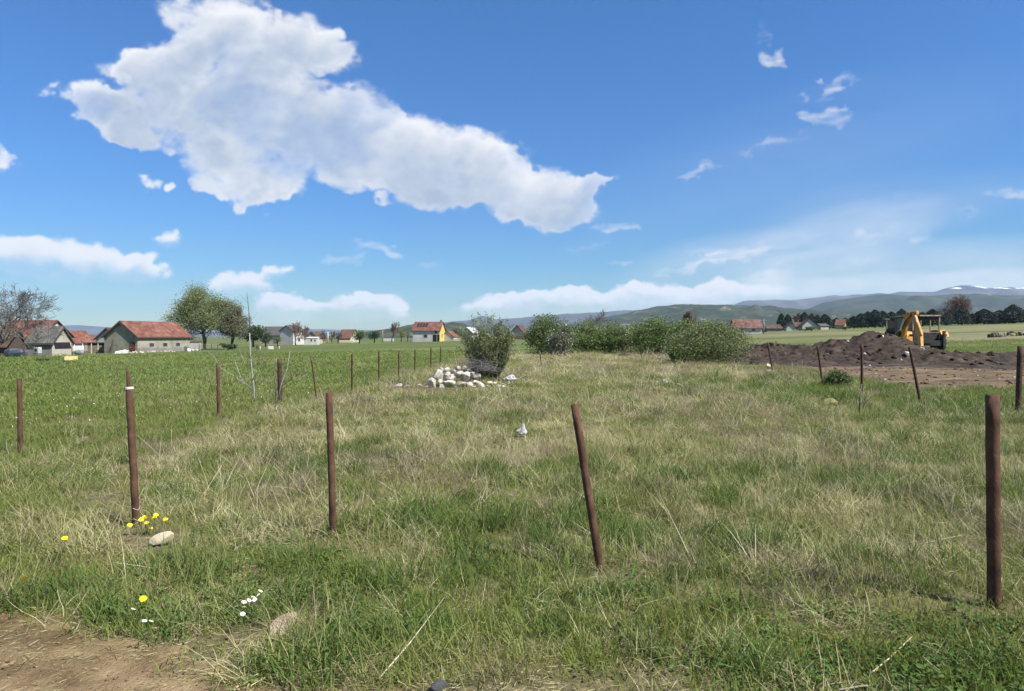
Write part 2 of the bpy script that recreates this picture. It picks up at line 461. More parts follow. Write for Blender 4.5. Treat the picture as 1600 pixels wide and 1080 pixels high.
M['plastic_white'] = material('white_plastic', [(.34, .34, .34), (.50, .50, .50), (.58, .58, .58)], 9, 3, .45, trans=.25)
M['plastic_yellow'] = material('yellow_plastic', [(.62, .50, .20), (.72, .62, .34)], 4, 3, .5)
M['black_plastic'] = material('black_plastic', [(.016, .018, .016), (.03, .033, .03)], 4, 3, .5)
M['machine_yellow'] = material('worn_yellow_paint', [(.16, .08, .025), (.42, .20, .040), (.50, .26, .062)], 3.5, 7, .55, .002, 30, lo=.25, hi=.55)
M['machine_dark'] = material('dark_steel', [(.02, .02, .022), (.055, .05, .048)], 5, 5, .6)
M['machine_frame'] = material('faded_yellow_frame', [(.10, .085, .06), (.32, .26, .15)], 5, 5, .7)
M['rubber'] = material('tyre_rubber', [(.022, .021, .020), (.06, .054, .048)], 6, 5, .9, .01, 20)
M['chrome'] = material('bright_steel', [(.55, .55, .56), (.7, .7, .7)], 6, 3, .3, metal=.6)
M['cabglass'] = material('dusty_cab_glass', [(.018, .02, .022), (.035, .037, .04)], 2, 4, .3, spec=.4)
M['solar'] = material('solar_collector', [(.01, .013, .022), (.022, .026, .04)], 3, 3, .25, spec=.5)
M['dandelion'] = material('dandelion_yellow', [(.72, .55, .01), (.82, .68, .03)], 60, 2, .7, trans=.15)
M['petal'] = material('daisy_white', [(.74, .74, .72), (.84, .84, .82)], 60, 2, .6, trans=.2)
M['stem'] = material('flower_stem', [(.05, .09, .02), (.09, .13, .035)], 30, 2, .7)
M['wire'] = material('pale_wire', [(.45, .44, .42), (.62, .61, .58)], 30, 2, .6)


def roof_material(name, c, pitchscale=3.2):
    """rows of tiles: courses by a wave along the slope, tone per tile by noise"""
    m = material(name, c, 1.1, 7, .9)
    nt = m.node_tree; N, L = nt.nodes, nt.links
    p = N['Principled BSDF']
    tc = N.new('ShaderNodeTexCoord')
    wv = N.new('ShaderNodeTexWave'); wv.wave_type = 'BANDS'; wv.bands_direction = 'Z'; wv.inputs['Scale'].default_value = pitchscale
    wv.inputs['Distortion'].default_value = .6; wv.wave_profile = 'SAW'
    wx = N.new('ShaderNodeTexWave'); wx.wave_type = 'BANDS'; wx.bands_direction = 'X'; wx.inputs['Scale'].default_value = pitchscale * .8
    L.new(tc.outputs['Object'], wv.inputs['Vector']); L.new(tc.outputs['Object'], wx.inputs['Vector'])
    ad = N.new('ShaderNodeMath'); ad.operation = 'ADD'; L.new(wv.outputs['Fac'], ad.inputs[0]); L.new(wx.outputs['Fac'], ad.inputs[1])
    b = N.new('ShaderNodeBump'); b.inputs['Distance'].default_value = .05; b.inputs['Strength'].default_value = .9
    L.new(ad.outputs[0], b.inputs['Height']); L.new(b.outputs[0], p.inputs['Normal'])
    return m


M['tile_red'] = roof_material('red_roof_tiles', [(.105, .045, .034), (.185, .078, .055), (.25, .13, .095)])
M['tile_orange'] = roof_material('orange_roof_tiles', [(.12, .062, .044), (.175, .092, .065), (.22, .13, .095)])
M['tile_pinkred'] = roof_material('weathered_red_tiles', [(.11, .056, .048), (.165, .086, .073), (.24, .165, .145)])
M['tile_brown'] = roof_material('brown_roof_tiles', [(.05, .034, .026), (.10, .062, .045), (.15, .10, .075)])
M['tile_grey'] = roof_material('grey_fibre_sheets', [(.05, .052, .045), (.10, .10, .088), (.19, .19, .17)], 1.6)
M['tile_slate'] = roof_material('grey_brown_tiles', [(.075, .07, .068), (.12, .112, .108)])

# ------------------------------------------------------------------ terrain
FRONT = [(-14, 13.0), (-5.9, 8.2), (-3.2, 5.7), (-1.5, 5.4), (.5, 4.7), (2.8, 3.9), (7, 2.6)]
_fx = np.array([p[0] for p in FRONT]); _fy = np.array([p[1] for p in FRONT])


def front_y(x):
    return np.interp(x, _fx, _fy)


def left_x(y):        # line of the left row of posts
    return np.interp(y, [4, 5.7, 8.5, 13, 20, 36, 60], [-3.0, -3.4, -4.7, -5.2, -4.2, -3.8, -3.5])


def path_edge(x):
    return np.interp(x, [-14, -5, -3.4, -2.6, -1.9, -1.35, -1.0, 0, 2, 14], [7.6, 5.0, 4.25, 3.95, 3.68, 3.42, 3.24, 2.95, 2.6, 1.6]) \
        + (fbm(np.asarray(x) * 2.2, np.zeros_like(np.asarray(x, float)) + 3.3, 4) - .5) * .55


def path_mask(x, y):
    return sst(-0.02, 0.25, path_edge(x) - y) * (np.asarray(y) > -4)


def soil_mask(x, y):
    x = np.asarray(x, float); y = np.asarray(y, float)
    e = (fbm(x * .35, y * .35, 4) - .5) * 3.0
    lo = np.interp(x, [9, 12, 20, 30, 60], [18.8, 18.8, 18.6, 18.6, 19]) + e * .5
    hi = np.interp(x, [9, 12, 30, 36, 60], [46, 47, 47, 42, 36]) + e
    return sst(0, 1.2, x - 11.2 - .19 * np.clip(y - 19, 0, 18) - e * .35) * sst(0, 1.5, y - lo) * sst(0, 1.5, hi - y)


def plot_mask(x, y):
    """the unmown plot inside the posts"""
    return sst(-.3, .5, x - left_x(y)) * sst(-.3, .4, y - front_y(x)) * sst(0, 6, 62 - y) * sst(-.6, .8, 10.9 + 0 * x - x)


def terrain(x, y):
    x = np.asarray(x, float); y = np.asarray(y, float)
    d = np.hypot(x, y)
    w = sst(20, 120, d)
    z = np.where(x < 0, .02, .03) * np.clip(x, -260, 260) * w + .004 * np.clip(y - 100, 0, 500)
    fade = sst(1.0, 5.0, d) * (1 - .75 * sst(60, 160, d))
    z = z + (fbm(x * .22 + 3, y * .22, 3) - .5) * .22 * fade + (fbm(x * 1.1, y * 1.1 + 7, 3) - .5) * .10 * fade * (.35 + .65 * plot_mask(x, y))
    return z


def tz(x, y):
    return float(terrain(x, y))


def ground_z(x, y):
    return terrain(x, y) - .03 * path_mask(x, y) - .04 * sst(.3, .9, soil_mask(x, y))


def wx_of(px, d):
    return (px - 800.0) / F * d


def wz_of(py, d):
    return CAMZ - (py - HOR) * d / F


def ground_at(px, d):
    x = wx_of(px, d)
    return Vector((x, d, tz(x, d)))


# ground: one sheet of rings out to the horizon
def build_ground():
    nr, na = 330, 420
    r = np.concatenate([[0.0], 0.6 * np.exp(np.linspace(0, math.log(9600 / 0.6), nr))])
    # finer sectors ahead
    t = np.linspace(-1, 1, na, endpoint=False)
    ang = np.pi * (0.45 * t + 0.55 * t ** 3)
    Rr, A = np.meshgrid(r[1:], ang, indexing='ij')
    X = Rr * np.sin(A); Y = Rr * np.cos(A)
    Z = ground_z(X, Y)
    V = np.concatenate([[[0, 0, tz(0, 0) - .03]], np.stack([X, Y, Z], -1).reshape(-1, 3)])
    idx = (np.arange(nr) * na)[:, None] + np.arange(na)[None, :] + 1
    q = np.stack([idx[:-1], np.roll(idx[:-1], -1, 1), np.roll(idx[1:], -1, 1), idx[1:]], -1).reshape(-1, 4)[:, ::-1]
    tri = np.stack([np.zeros(na, int), np.roll(idx[0], -1), idx[0]], -1)[:, ::-1]
    loops = np.concatenate([q.ravel(), tri.ravel()]); sizes = np.concatenate([np.full(len(q), 4), np.full(na, 3)])
    m = bpy.data.materials.new('field_ground'); m.use_nodes = True
    nt = m.node_tree; N, L = nt.nodes, nt.links
    p = N['Principled BSDF']; p.inputs['Roughness'].default_value = .95; p.inputs['Specular IOR Level'].default_value = .1
    g = N.new('ShaderNodeNewGeometry')

    def noise(scale, detail=6, stretch=None, rough=.6):
        v = g.outputs['Position']
        if stretch:
            mp = N.new('ShaderNodeMapping'); mp.inputs['Scale'].default_value = stretch; L.new(v, mp.inputs['Vector']); v = mp.outputs[0]
        n = N.new('ShaderNodeTexNoise'); n.inputs['Scale'].default_value = scale; n.inputs['Detail'].default_value = detail
        n.inputs['Roughness'].default_value = rough; L.new(v, n.inputs['Vector']); return n.outputs['Fac']

    def ramp(fac, stops):
        rp = N.new('ShaderNodeValToRGB'); e = rp.color_ramp.elements
        while len(e) < len(stops): e.new(.5)
        for i, (q_, c) in enumerate(stops):
            e[i].position = q_; e[i].color = (*c, 1)
        L.new(fac, rp.inputs[0]); return rp.outputs[0]

    def mix(f, a, b):
        x_ = N.new('ShaderNodeMix'); x_.data_type = 'RGBA'
        L.new(f, x_.inputs['Factor']); L.new(a, x_.inputs[6]); L.new(b, x_.inputs[7]); return x_.outputs[2]
    thatch = ramp(noise(9, 8), [(.3, (.050, .050, .022)), (.5, (.11, .10, .048)), (.68, (.19, .165, .09))])
    green_n = ramp(noise(16, 10), [(.3, (.055, .055, .024)), (.5, (.115, .10, .050)), (.7, (.19, .155, .092))])
    band = ramp(noise(1.0, 6, (.012, .075, 1)), [(.36, (.065, .092, .026)), (.5, (.090, .118, .036)), (.60, (.13, .142, .056)), (.70, (.175, .17, .088))])
    fine = ramp(noise(1.6, 9, (.35, 1, 1), .72), [(.35, (.55, .55, .55)), (.65, (1.25, 1.22, 1.15))])
    mm = N.new('ShaderNodeMix'); mm.data_type = 'RGBA'; mm.blend_type = 'MULTIPLY'; mm.inputs['Factor'].default_value = 1
    L.new(band, mm.inputs[6]); L.new(fine, mm.inputs[7])
    at = N.new('ShaderNodeAttribute'); at.attribute_name = 'plot'
    at2 = N.new('ShaderNodeAttribute'); at2.attribute_name = 'faraway'
    at3 = N.new('ShaderNodeAttribute'); at3.attribute_name = 'drymeadow'
    near = mix(at.outputs['Fac'], green_n, thatch)
    dry = ramp(noise(1.0, 7, (.03, .2, 1)), [(.35, (.085, .105, .038)), (.5, (.15, .145, .075)), (.65, (.20, .18, .11))])
    far = mix(at3.outputs['Fac'], mm.outputs[2], dry)
    L.new(mix(at2.outputs['Fac'], near, far), p.inputs['Base Color'])
    b = N.new('ShaderNodeBump'); b.inputs['Distance'].default_value = .03; L.new(noise(22, 7), b.inputs['Height']); L.new(b.outputs[0], p.inputs['Normal'])
    me = mesh_np('ground', V, loops, sizes, m, True)
    d = np.hypot(V[:, 0], V[:, 1])
    for nm, val in (('plot', plot_mask(V[:, 0], V[:, 1])), ('faraway', sst(14, 60, d)),
                    ('drymeadow', sst(20, 60, V[:, 0]) * (1 - sst(1500, 2500, d)) * sst(.40, .62, fbm(V[:, 0] * .006, V[:, 1] * .022, 3)) + .85 * plot_mask(V[:, 0], V[:, 1]))):
        a = me.attributes.new(nm, 'FLOAT', 'POINT'); a.data.foreach_set('value', np.clip(val, 0, 1).astype(np.float32))
    tag(obj('ground', me), kind='structure')


build_ground()


def sheet(name, x0, x1, y0, y1, nx, ny, zf, mask, thr, mat):
    xs = np.linspace(x0, x1, nx); ys = np.linspace(y0, y1, ny)
    X, Y = np.meshgrid(xs, ys)
    mk = mask(X, Y) > thr
    Z = zf(X, Y)
    V = np.stack([X, Y, Z], -1).reshape(-1, 3)
    idx = np.arange(nx * ny).reshape(ny, nx)
    keep = mk[:-1, :-1] | mk[1:, 1:] | mk[:-1, 1:] | mk[1:, :-1]
    q = np.stack([idx[:-1, :-1], idx[:-1, 1:], idx[1:, 1:], idx[1:, :-1]], -1)[keep]
    used = np.unique(q); remap = np.full(nx * ny, -1); remap[used] = np.arange(len(used))
    return tag(obj(name, mesh_np(name, V[used], remap[q].ravel(), np.full(len(q), 4), mat, True)), kind='structure')


M['track'] = material('dry_track_earth', [(.10, .068, .033), (.165, .118, .060), (.235, .177, .10)], 3.4, 12, .95, .02, 45, coord='World', lo=.36, hi=.66)
M['pebble'] = material('track_pebbles', [(.17, .14, .095), (.27, .23, .165)], 30, 3, .9)
M['soil'] = material('turned_soil', [(.014, .010, .007), (.033, .0235, .0165), (.066, .049, .036)], 1.6, 9, .95, .04, 7, coord='World', lo=.34, hi=.66)
M['soil_flat'] = material('levelled_soil', [(.054, .036, .020), (.105, .072, .041), (.165, .120, .072)], .8, 9, .95, .03, 9, coord='World', lo=.34, hi=.66, stretch=(.6, 1.4, 1))


def track_z(x, y):
    rut = .03 * np.sin((y + .25 * x) * 3.2 + 1) * sst(.2, .8, path_edge(x) - y)
    return terrain(x, y) + .004 - .012 + rut * .35 + (fbm(x * 6, y * 6, 5, .6) - .5) * .04


sheet('dirt_track', -14, 12, -3.5, 8.2, 560, 260, track_z, path_mask, .02, M['track'])


# soil plot with the heap lying on it
def soil_z(x, y):
    return terrain(x, y) + .004 + (fbm(x * .9, y * .9, 5) - .5) * .16 + (fbm(x * 3.1, y * 3.1, 3) - .5) * .06


sheet('bare_soil', 10, 62, 17, 49, 300, 190, soil_z, soil_mask, .2, M['soil_flat'])

# ------------------------------------------------------------------ far hills
def hill_material(name, cols, scale, rock=None, snow=None):
    m = material(name, cols, scale, 9, .95, coord='World', lo=.36, hi=.64)
    nt = m.node_tree; N, L = nt.nodes, nt.links
    p = N['Principled BSDF']; base = p.inputs['Base Color'].links[0].from_socket
    g = N.new('ShaderNodeNewGeometry')
    if rock:
        n = N.new('ShaderNodeTexNoise'); n.inputs['Scale'].default_value = rock[0]; n.inputs['Detail'].default_value = 9; n.inputs['Roughness'].default_value = .7
        L.new(g.outputs['Position'], n.inputs['Vector'])
        r = N.new('ShaderNodeMapRange'); r.inputs['From Min'].default_value = rock[1]; r.inputs['From Max'].default_value = rock[1] + .06
        L.new(n.outputs['Fac'], r.inputs['Value'])
        x = N.new('ShaderNodeMix'); x.data_type = 'RGBA'; L.new(r.outputs[0], x.inputs['Factor']); L.new(base, x.inputs[6]); x.inputs[7].default_value = (*rock[2], 1)
        base = x.outputs[2]
    if snow:
        n = N.new('ShaderNodeTexNoise'); n.inputs['Scale'].default_value = .006; n.inputs['Detail'].default_value = 8
        L.new(g.outputs['Position'], n.inputs['Vector'])
        s = N.new('ShaderNodeSeparateXYZ'); L.new(g.outputs['Position'], s.inputs[0])
        a = N.new('ShaderNodeMath'); a.operation = 'MULTIPLY_ADD'; L.new(n.outputs['Fac'], a.inputs[0]); a.inputs[1].default_value = 260; L.new(s.outputs[2], a.inputs[2])
        r = N.new('ShaderNodeMapRange'); r.inputs['From Min'].default_value = snow; r.inputs['From Max'].default_value = snow + 25
        L.new(a.outputs[0], r.inputs['Value'])
        x = N.new('ShaderNodeMix'); x.data_type = 'RGBA'; L.new(r.outputs[0], x.inputs['Factor']); L.new(base, x.inputs[6]); x.inputs[7].default_value = (.8, .82, .85, 1)
        base = x.outputs[2]
    L.new(base, p.inputs['Base Color'])
    return m


def ridge(name, crest, dist, depth, mat, seed, rough=.06, ncol=260, back=None):
    cx = np.array([c[0] for c in crest], float); cyy = np.array([c[1] for c in crest], float)
    P = np.linspace(cx[0], cx[-1], ncol)
    zc = CAMZ + (HOR - np.interp(P, cx, cyy)) * dist / F
    k = np.ones(5) / 5
    zc = np.convolve(np.pad(zc, 2, mode='edge'), k, 'valid')
    x0 = (P - 800) / F * dist
    zc = zc * (1 + (fbm(x0 / dist * 60 + seed, x0 * 0 + seed, 5) - .5) * rough * 2)
    rows = 46
    V = []
    for j in range(rows):
        t = j / (rows - 12)
        if t <= 1:
            y = dist - depth * (1 - t); s = t * t * (3 - 2 * t) * .55 + .45 * t
        else:
            y = dist + (t - 1) * depth * 2; s = max(0, 1 - (t - 1) * 3.0)
        yy = y + 0 * P
        nrel = (fbm(x0 / dist * 45 + seed, yy / dist * 45 + seed * 2, 5) - .5)
        z = zc * s * (1 + nrel * .9 * (1 - abs(2 * s - 1)) ) - 6 * (1 - s)
        if s == 0: z = z * 0 - 12
        V.append(np.stack([x0, yy, z], -1))
    V = np.concatenate(V)
    idx = np.arange(rows * ncol).reshape(rows, ncol)
    q = np.stack([idx[:-1, :-1], idx[:-1, 1:], idx[1:, 1:], idx[1:, :-1]], -1).reshape(-1, 4)
    return tag(obj(name, mesh_np(name, V, q.ravel(), np.full(len(q), 4), mat, True)), kind='structure')


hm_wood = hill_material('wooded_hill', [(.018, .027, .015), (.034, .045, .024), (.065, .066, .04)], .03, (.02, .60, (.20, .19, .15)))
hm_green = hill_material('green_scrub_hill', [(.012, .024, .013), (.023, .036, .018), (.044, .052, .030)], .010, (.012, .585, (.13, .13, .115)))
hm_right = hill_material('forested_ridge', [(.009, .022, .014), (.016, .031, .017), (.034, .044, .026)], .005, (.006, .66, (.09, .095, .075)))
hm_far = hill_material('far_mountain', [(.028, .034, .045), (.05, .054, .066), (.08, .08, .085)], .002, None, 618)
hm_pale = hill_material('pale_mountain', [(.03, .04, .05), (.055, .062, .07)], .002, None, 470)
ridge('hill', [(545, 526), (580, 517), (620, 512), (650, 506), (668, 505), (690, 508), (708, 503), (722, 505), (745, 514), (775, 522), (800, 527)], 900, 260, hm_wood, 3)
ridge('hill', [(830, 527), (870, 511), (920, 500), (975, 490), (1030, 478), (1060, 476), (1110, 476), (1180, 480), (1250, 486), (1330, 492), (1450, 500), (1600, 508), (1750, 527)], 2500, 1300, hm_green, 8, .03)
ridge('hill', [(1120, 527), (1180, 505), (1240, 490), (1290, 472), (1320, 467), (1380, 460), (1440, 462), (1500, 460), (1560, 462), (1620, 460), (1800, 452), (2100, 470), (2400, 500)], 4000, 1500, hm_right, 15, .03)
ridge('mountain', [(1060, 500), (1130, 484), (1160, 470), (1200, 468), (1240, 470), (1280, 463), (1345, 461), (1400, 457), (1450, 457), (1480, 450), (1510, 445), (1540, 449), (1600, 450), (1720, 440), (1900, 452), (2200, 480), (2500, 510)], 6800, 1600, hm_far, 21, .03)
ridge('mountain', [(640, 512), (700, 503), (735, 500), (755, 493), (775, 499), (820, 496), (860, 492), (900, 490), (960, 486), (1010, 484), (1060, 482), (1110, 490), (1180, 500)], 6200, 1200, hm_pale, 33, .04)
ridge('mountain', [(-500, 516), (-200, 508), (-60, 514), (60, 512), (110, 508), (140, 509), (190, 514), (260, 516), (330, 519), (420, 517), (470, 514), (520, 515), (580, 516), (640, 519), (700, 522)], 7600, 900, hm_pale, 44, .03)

# air between here and the mountains
hz = bpy.data.materials.new('air_haze'); hz.use_nodes = True
hz.node_tree.nodes.clear()
pv = hz.node_tree.nodes.new('ShaderNodeVolumePrincipled'); pv.inputs['Color'].default_value = (.60, .78, 1.0, 1); pv.inputs['Density'].default_value = 5.5e-5
pv.inputs['Anisotropy'].default_value = 0.0
ho = hz.node_tree.nodes.new('ShaderNodeOutputMaterial'); hz.node_tree.links.new(pv.outputs[0], ho.inputs['Volume'])
tag(MB().box(-10500, 10500, -10000, 10500, -60, 640).build('haze', hz), kind='stuff')

# ------------------------------------------------------------------ vegetation builders
def quad_cloud(C, S, rs, elong=1.0, up=0.0):
    """one leaf-sized quad (diamond folded flat) per centre; returns verts, loops, sizes"""
    n = len(C)
    a = rs.normal(size=(n, 3)); a[:, 2] += up; a /= np.linalg.norm(a, axis=1, keepdims=True)
    b = rs.normal(size=(n, 3)); b = np.cross(a, b); b /= np.linalg.norm(b, axis=1, keepdims=True)
    S = np.asarray(S)[:, None]
    V = np.stack([C - a * S * elong, C + b * S * .55, C + a * S * elong, C - b * S * .55], 1).reshape(-1, 3)
    return V, np.arange(4 * n), np.full(n, 4)


def leaves_obj(name, C, S, mat, parent, rs, elong=1.0, up=0.0):
    V, l, s = quad_cloud(np.asarray(C, float), S, rs, elong, up)
    return obj(name, mesh_np(name, V, l, s, mat), parent)


def branch_tree(rs, h, trunk_r, levels=4, spread=.6, n_child=(4, 5, 5, 4), first=.25, up=.25, len_ratio=.58, lean=(0, 0), crook=.18, min_r=.006, lead=1.0):
    """skeleton as list of (points, radii, level) and the twig tips"""
    segs = []; tips = []

    def grow(p, d, L, r, lev):
        n = 5 if lev < 2 else 3
        pts = [p.copy()]; rr = [r]
        dd = d.copy()
        for i in range(n):
            dd = (dd + Vector(rs.normal(size=3)) * crook + Vector((0, 0, up * .25))).normalized()
            p = p + dd * (L / n)
            pts.append(p.copy()); rr.append(max(min_r, r * (1 - .8 * (i + 1) / n)))
        segs.append((pts, rr, lev))
        if lev >= levels:
            tips.append((pts[-1], lev)); tips.append((pts[len(pts) // 2], lev)); return
        nc = n_child[min(lev, len(n_child) - 1)]
        for c in range(nc):
            t = first + (1 - first) * (c + rs.random()) / nc if lev == 0 else .25 + .75 * (c + rs.random()) / nc
            k = min(int(t * n), n - 1); f = t * n - k
            q = pts[k].lerp(pts[k + 1], f)
            ax = Vector(rs.normal(size=3)); ax = (ax - ax.dot(d) * d).normalized()
            an = spread * (0.75 + .5 * rs.random())
            nd = (d * math.cos(an) + ax * math.sin(an)); nd.z += up * .4; nd.normalize()
            grow(q, nd, L * len_ratio * (1.1 - .45 * t if lev == 0 else .75 + .4 * rs.random()), max(min_r, rr[k] * .62), lev + 1)
        tips.append((pts[-1], lev))
    grow(Vector((0, 0, 0)), Vector((lean[0], lean[1], 1)).normalized(), h * lead, trunk_r, 0)
    return segs, tips


def skeleton_meshes(segs, split=1):
    """limbs (levels <= split) and twigs as two MBs"""
    a, b = MB(), MB()
    for pts, rr, lev in segs:
        (a if lev <= split else b).tube(pts, rr, 7 if lev == 0 else (5 if lev == 1 else 3), cap=lev == 0)
    return a, b


def bare_tree(name, loc, h, seed, label, cat='tree', group=None, mat='bark_grey', trunk_r=.18, levels=4, rz=0, **kw):
    rs = np.random.default_rng(seed)
    segs, tips = branch_tree(rs, h, trunk_r, levels, **kw)
    zmax = max(p.z for s in segs for p in s[0])
    k = h / zmax
    segs = [([p * k for p in s[0]], s[1], s[2]) for s in segs]
    t = empty(name, loc, rz, label, cat, group)
    a, b = skeleton_meshes(segs)
    a.build('trunk', M[mat], t, True); b.build('twigs', M[mat], t)
    return t


def crown_points(rs, lobes, n, shell=.55):
    """points in a union of lobes (cx,cy,cz,rx,ry,rz), denser towards the outside, clumped"""
    L = np.array(lobes, float)
    vol = L[:, 3] * L[:, 4] * L[:, 5]
    k = rs.choice(len(L), n, p=vol / vol.sum())
    d = rs.normal(size=(n, 3)); d /= np.linalg.norm(d, axis=1, keepdims=True)
    r = (shell + (1 - shell) * rs.random(n)) * (.80 + .35 * rs.random(n))
    return L[k, :3] + d * L[k, 3:] * r[:, None]


def leafy_tree(name, loc, h, seed, label, leaf='leaf_spring', width=1.0, leaf_s=.16, per_tip=9, spread_leaf=.45, bark='bark', group=None, levels=4, trunk_r=.3, **kw):
    rs = np.random.default_rng(seed)
    segs, tips = branch_tree(rs, h, trunk_r, levels, **kw)
    P = np.array([p for s in segs for p in s[0]])
    k = h / P[:, 2].max()
    kx = k * width
    sc3 = Vector((kx, kx, k))
    segs = [([Vector((p.x * sc3.x, p.y * sc3.y, p.z * sc3.z)) for p in s[0]], s[1], s[2]) for s in segs]
    T = np.array([(p.x * kx, p.y * kx, p.z * k) for p, lv in tips if lv >= levels - 1])
    t = empty(name, loc, 0, label, 'tree', group)
    a, b = skeleton_meshes(segs)
    a.build('trunk', M[bark], t, True); b.build('twigs', M[bark], t)
    C = np.repeat(T, per_tip, 0) + rs.normal(size=(len(T) * per_tip, 3)) * spread_leaf
    leaves_obj('crown', C, leaf_s * (.6 + .8 * rs.random(len(C))), M[leaf], t, rs)
    return t


def bush(name, loc, w, dpt, h, seed, label, leaf, n=7000, leaf_s=.07, stems=14, lobes=9, cat='bush', group=None, shell=.35, blossom=None, stem_mat='bark', fine=True):
    rs = np.random.default_rng(seed)
    t = empty(name, loc, 0, label, cat, group)
    L = []
    for i in range(int(lobes * 1.7)):
        a = rs.random() * 6.283; r = math.sqrt(rs.random()) * .74
        top = h * (1.0 if i == 0 else (.98 - .42 * r ** 2) * (.62 + .38 * rs.random()))
        q = .15 + .13 * rs.random()
        if i == 0: r *= .3
        L.append((math.cos(a) * r * w / 2, math.sin(a) * r * dpt / 2, top * .62, w * q, dpt * q, top * .34))
    C = crown_points(rs, L, n, shell); C += rs.normal(size=(n, 3)) * .022 * w
    low = rs.random(n) < .18
    C[low, 2] *= rs.random(low.sum())
    top = C[:, 2] > .86 * h
    C[top, 2] = .86 * h + (C[top, 2] - .86 * h) * .45
    C[:, 2] = np.maximum(C[:, 2], .03 + .1 * rs.random(n))
    leaves_obj('foliage', C, leaf_s * (.55 + .9 * rs.random(n)), M[leaf], t, rs, 1.2)
    b = MB()
    for i in range(stems):
        e = Vector(C[rs.integers(n)]); e.z = max(e.z, h * .6)
        s0 = Vector((e.x * .25 + rs.normal() * .1 * w, e.y * .25 + rs.normal() * .08 * dpt, -.05))
        m = s0.lerp(e, .5) + Vector((rs.normal(), rs.normal(), 0)) * .08 * w + Vector((0, 0, .06 * h))
        b.tube([s0, m, e], [.035, .02, .006], 4)
        for k in range(3):
            q = m.lerp(e, rs.random()); b.tube([q, q + Vector((rs.normal() * .3, rs.normal() * .3, .25 + .3 * rs.random())) * (h * .25)], [.010, .003], 3)
    b.build('stems', M[stem_mat], t)
    if blossom:
        k = rs.random(n) < blossom
        leaves_obj('blossom', C[k] + rs.normal(size=(k.sum(), 3)) * .05, .05 * (.5 + rs.random(k.sum())), M['blossom'], t, rs)
    return t


def conifer_meshes(seed, h, w, mat='needle', open_=0.0):
    """tapered trunk and tiers of drooping needle sprays; unit given in metres"""
    rs = np.random.default_rng(seed)
    tr = MB().tube([(0, 0, -.2), (0, 0, h * .5), (0, 0, h * .97)], [w * .05, w * .03, .02], 6)
    n = 2600
    t = rs.random(n) ** .85
    prof = np.interp(t, [0, .12, .3, .6, .85, 1], [.62, 1.0, 1.0, .86, .52, .08]) * w / 2
    a = rs.random(n) * 6.283
    lump = .72 + .55 * fbm(a * 1.3 + seed, t * 6 + seed, 3)
    r = prof * lump * np.sqrt(.25 + .75 * rs.random(n))
    C = np.stack([np.cos(a) * r, np.sin(a) * r, h * (.07 + .93 * t) - r * .15], -1)
    S = .20 + .16 * rs.random(n) * (1.1 - .6 * t)
    V, l, s = quad_cloud(C, S, rs, 1.1)
    return mesh_from('trunk', tr.v, tr.f, M['bark']), mesh_np('crown', V, l, s, M[mat])


# ------------------------------------------------------------------ stones
def rock_mesh(seed, sub=1, cuts=9, mat=None, flat=.0, jag=.10):
    rs = np.random.default_rng(seed)
    bm = bmesh.new(); bmesh.ops.create_icosphere(bm, subdivisions=sub, radius=1.0)
    V = np.array([v.co[:] for v in bm.verts])
    for i in range(cuts):
        n = rs.normal(size=3); n /= np.linalg.norm(n); dd = .55 + .35 * rs.random()
        ex = V @ n - dd * (.86 if jag < .06 else 1); V = V - np.clip(ex, 0, None)[:, None] * n * .92
    V = V + rs.normal(size=V.shape) * jag * .35
    for v, c in zip(bm.verts, V): v.co = c
    me = bpy.data.meshes.new('stone'); bm.to_mesh(me); bm.free()
    if mat: me.materials.append(mat)
    return me


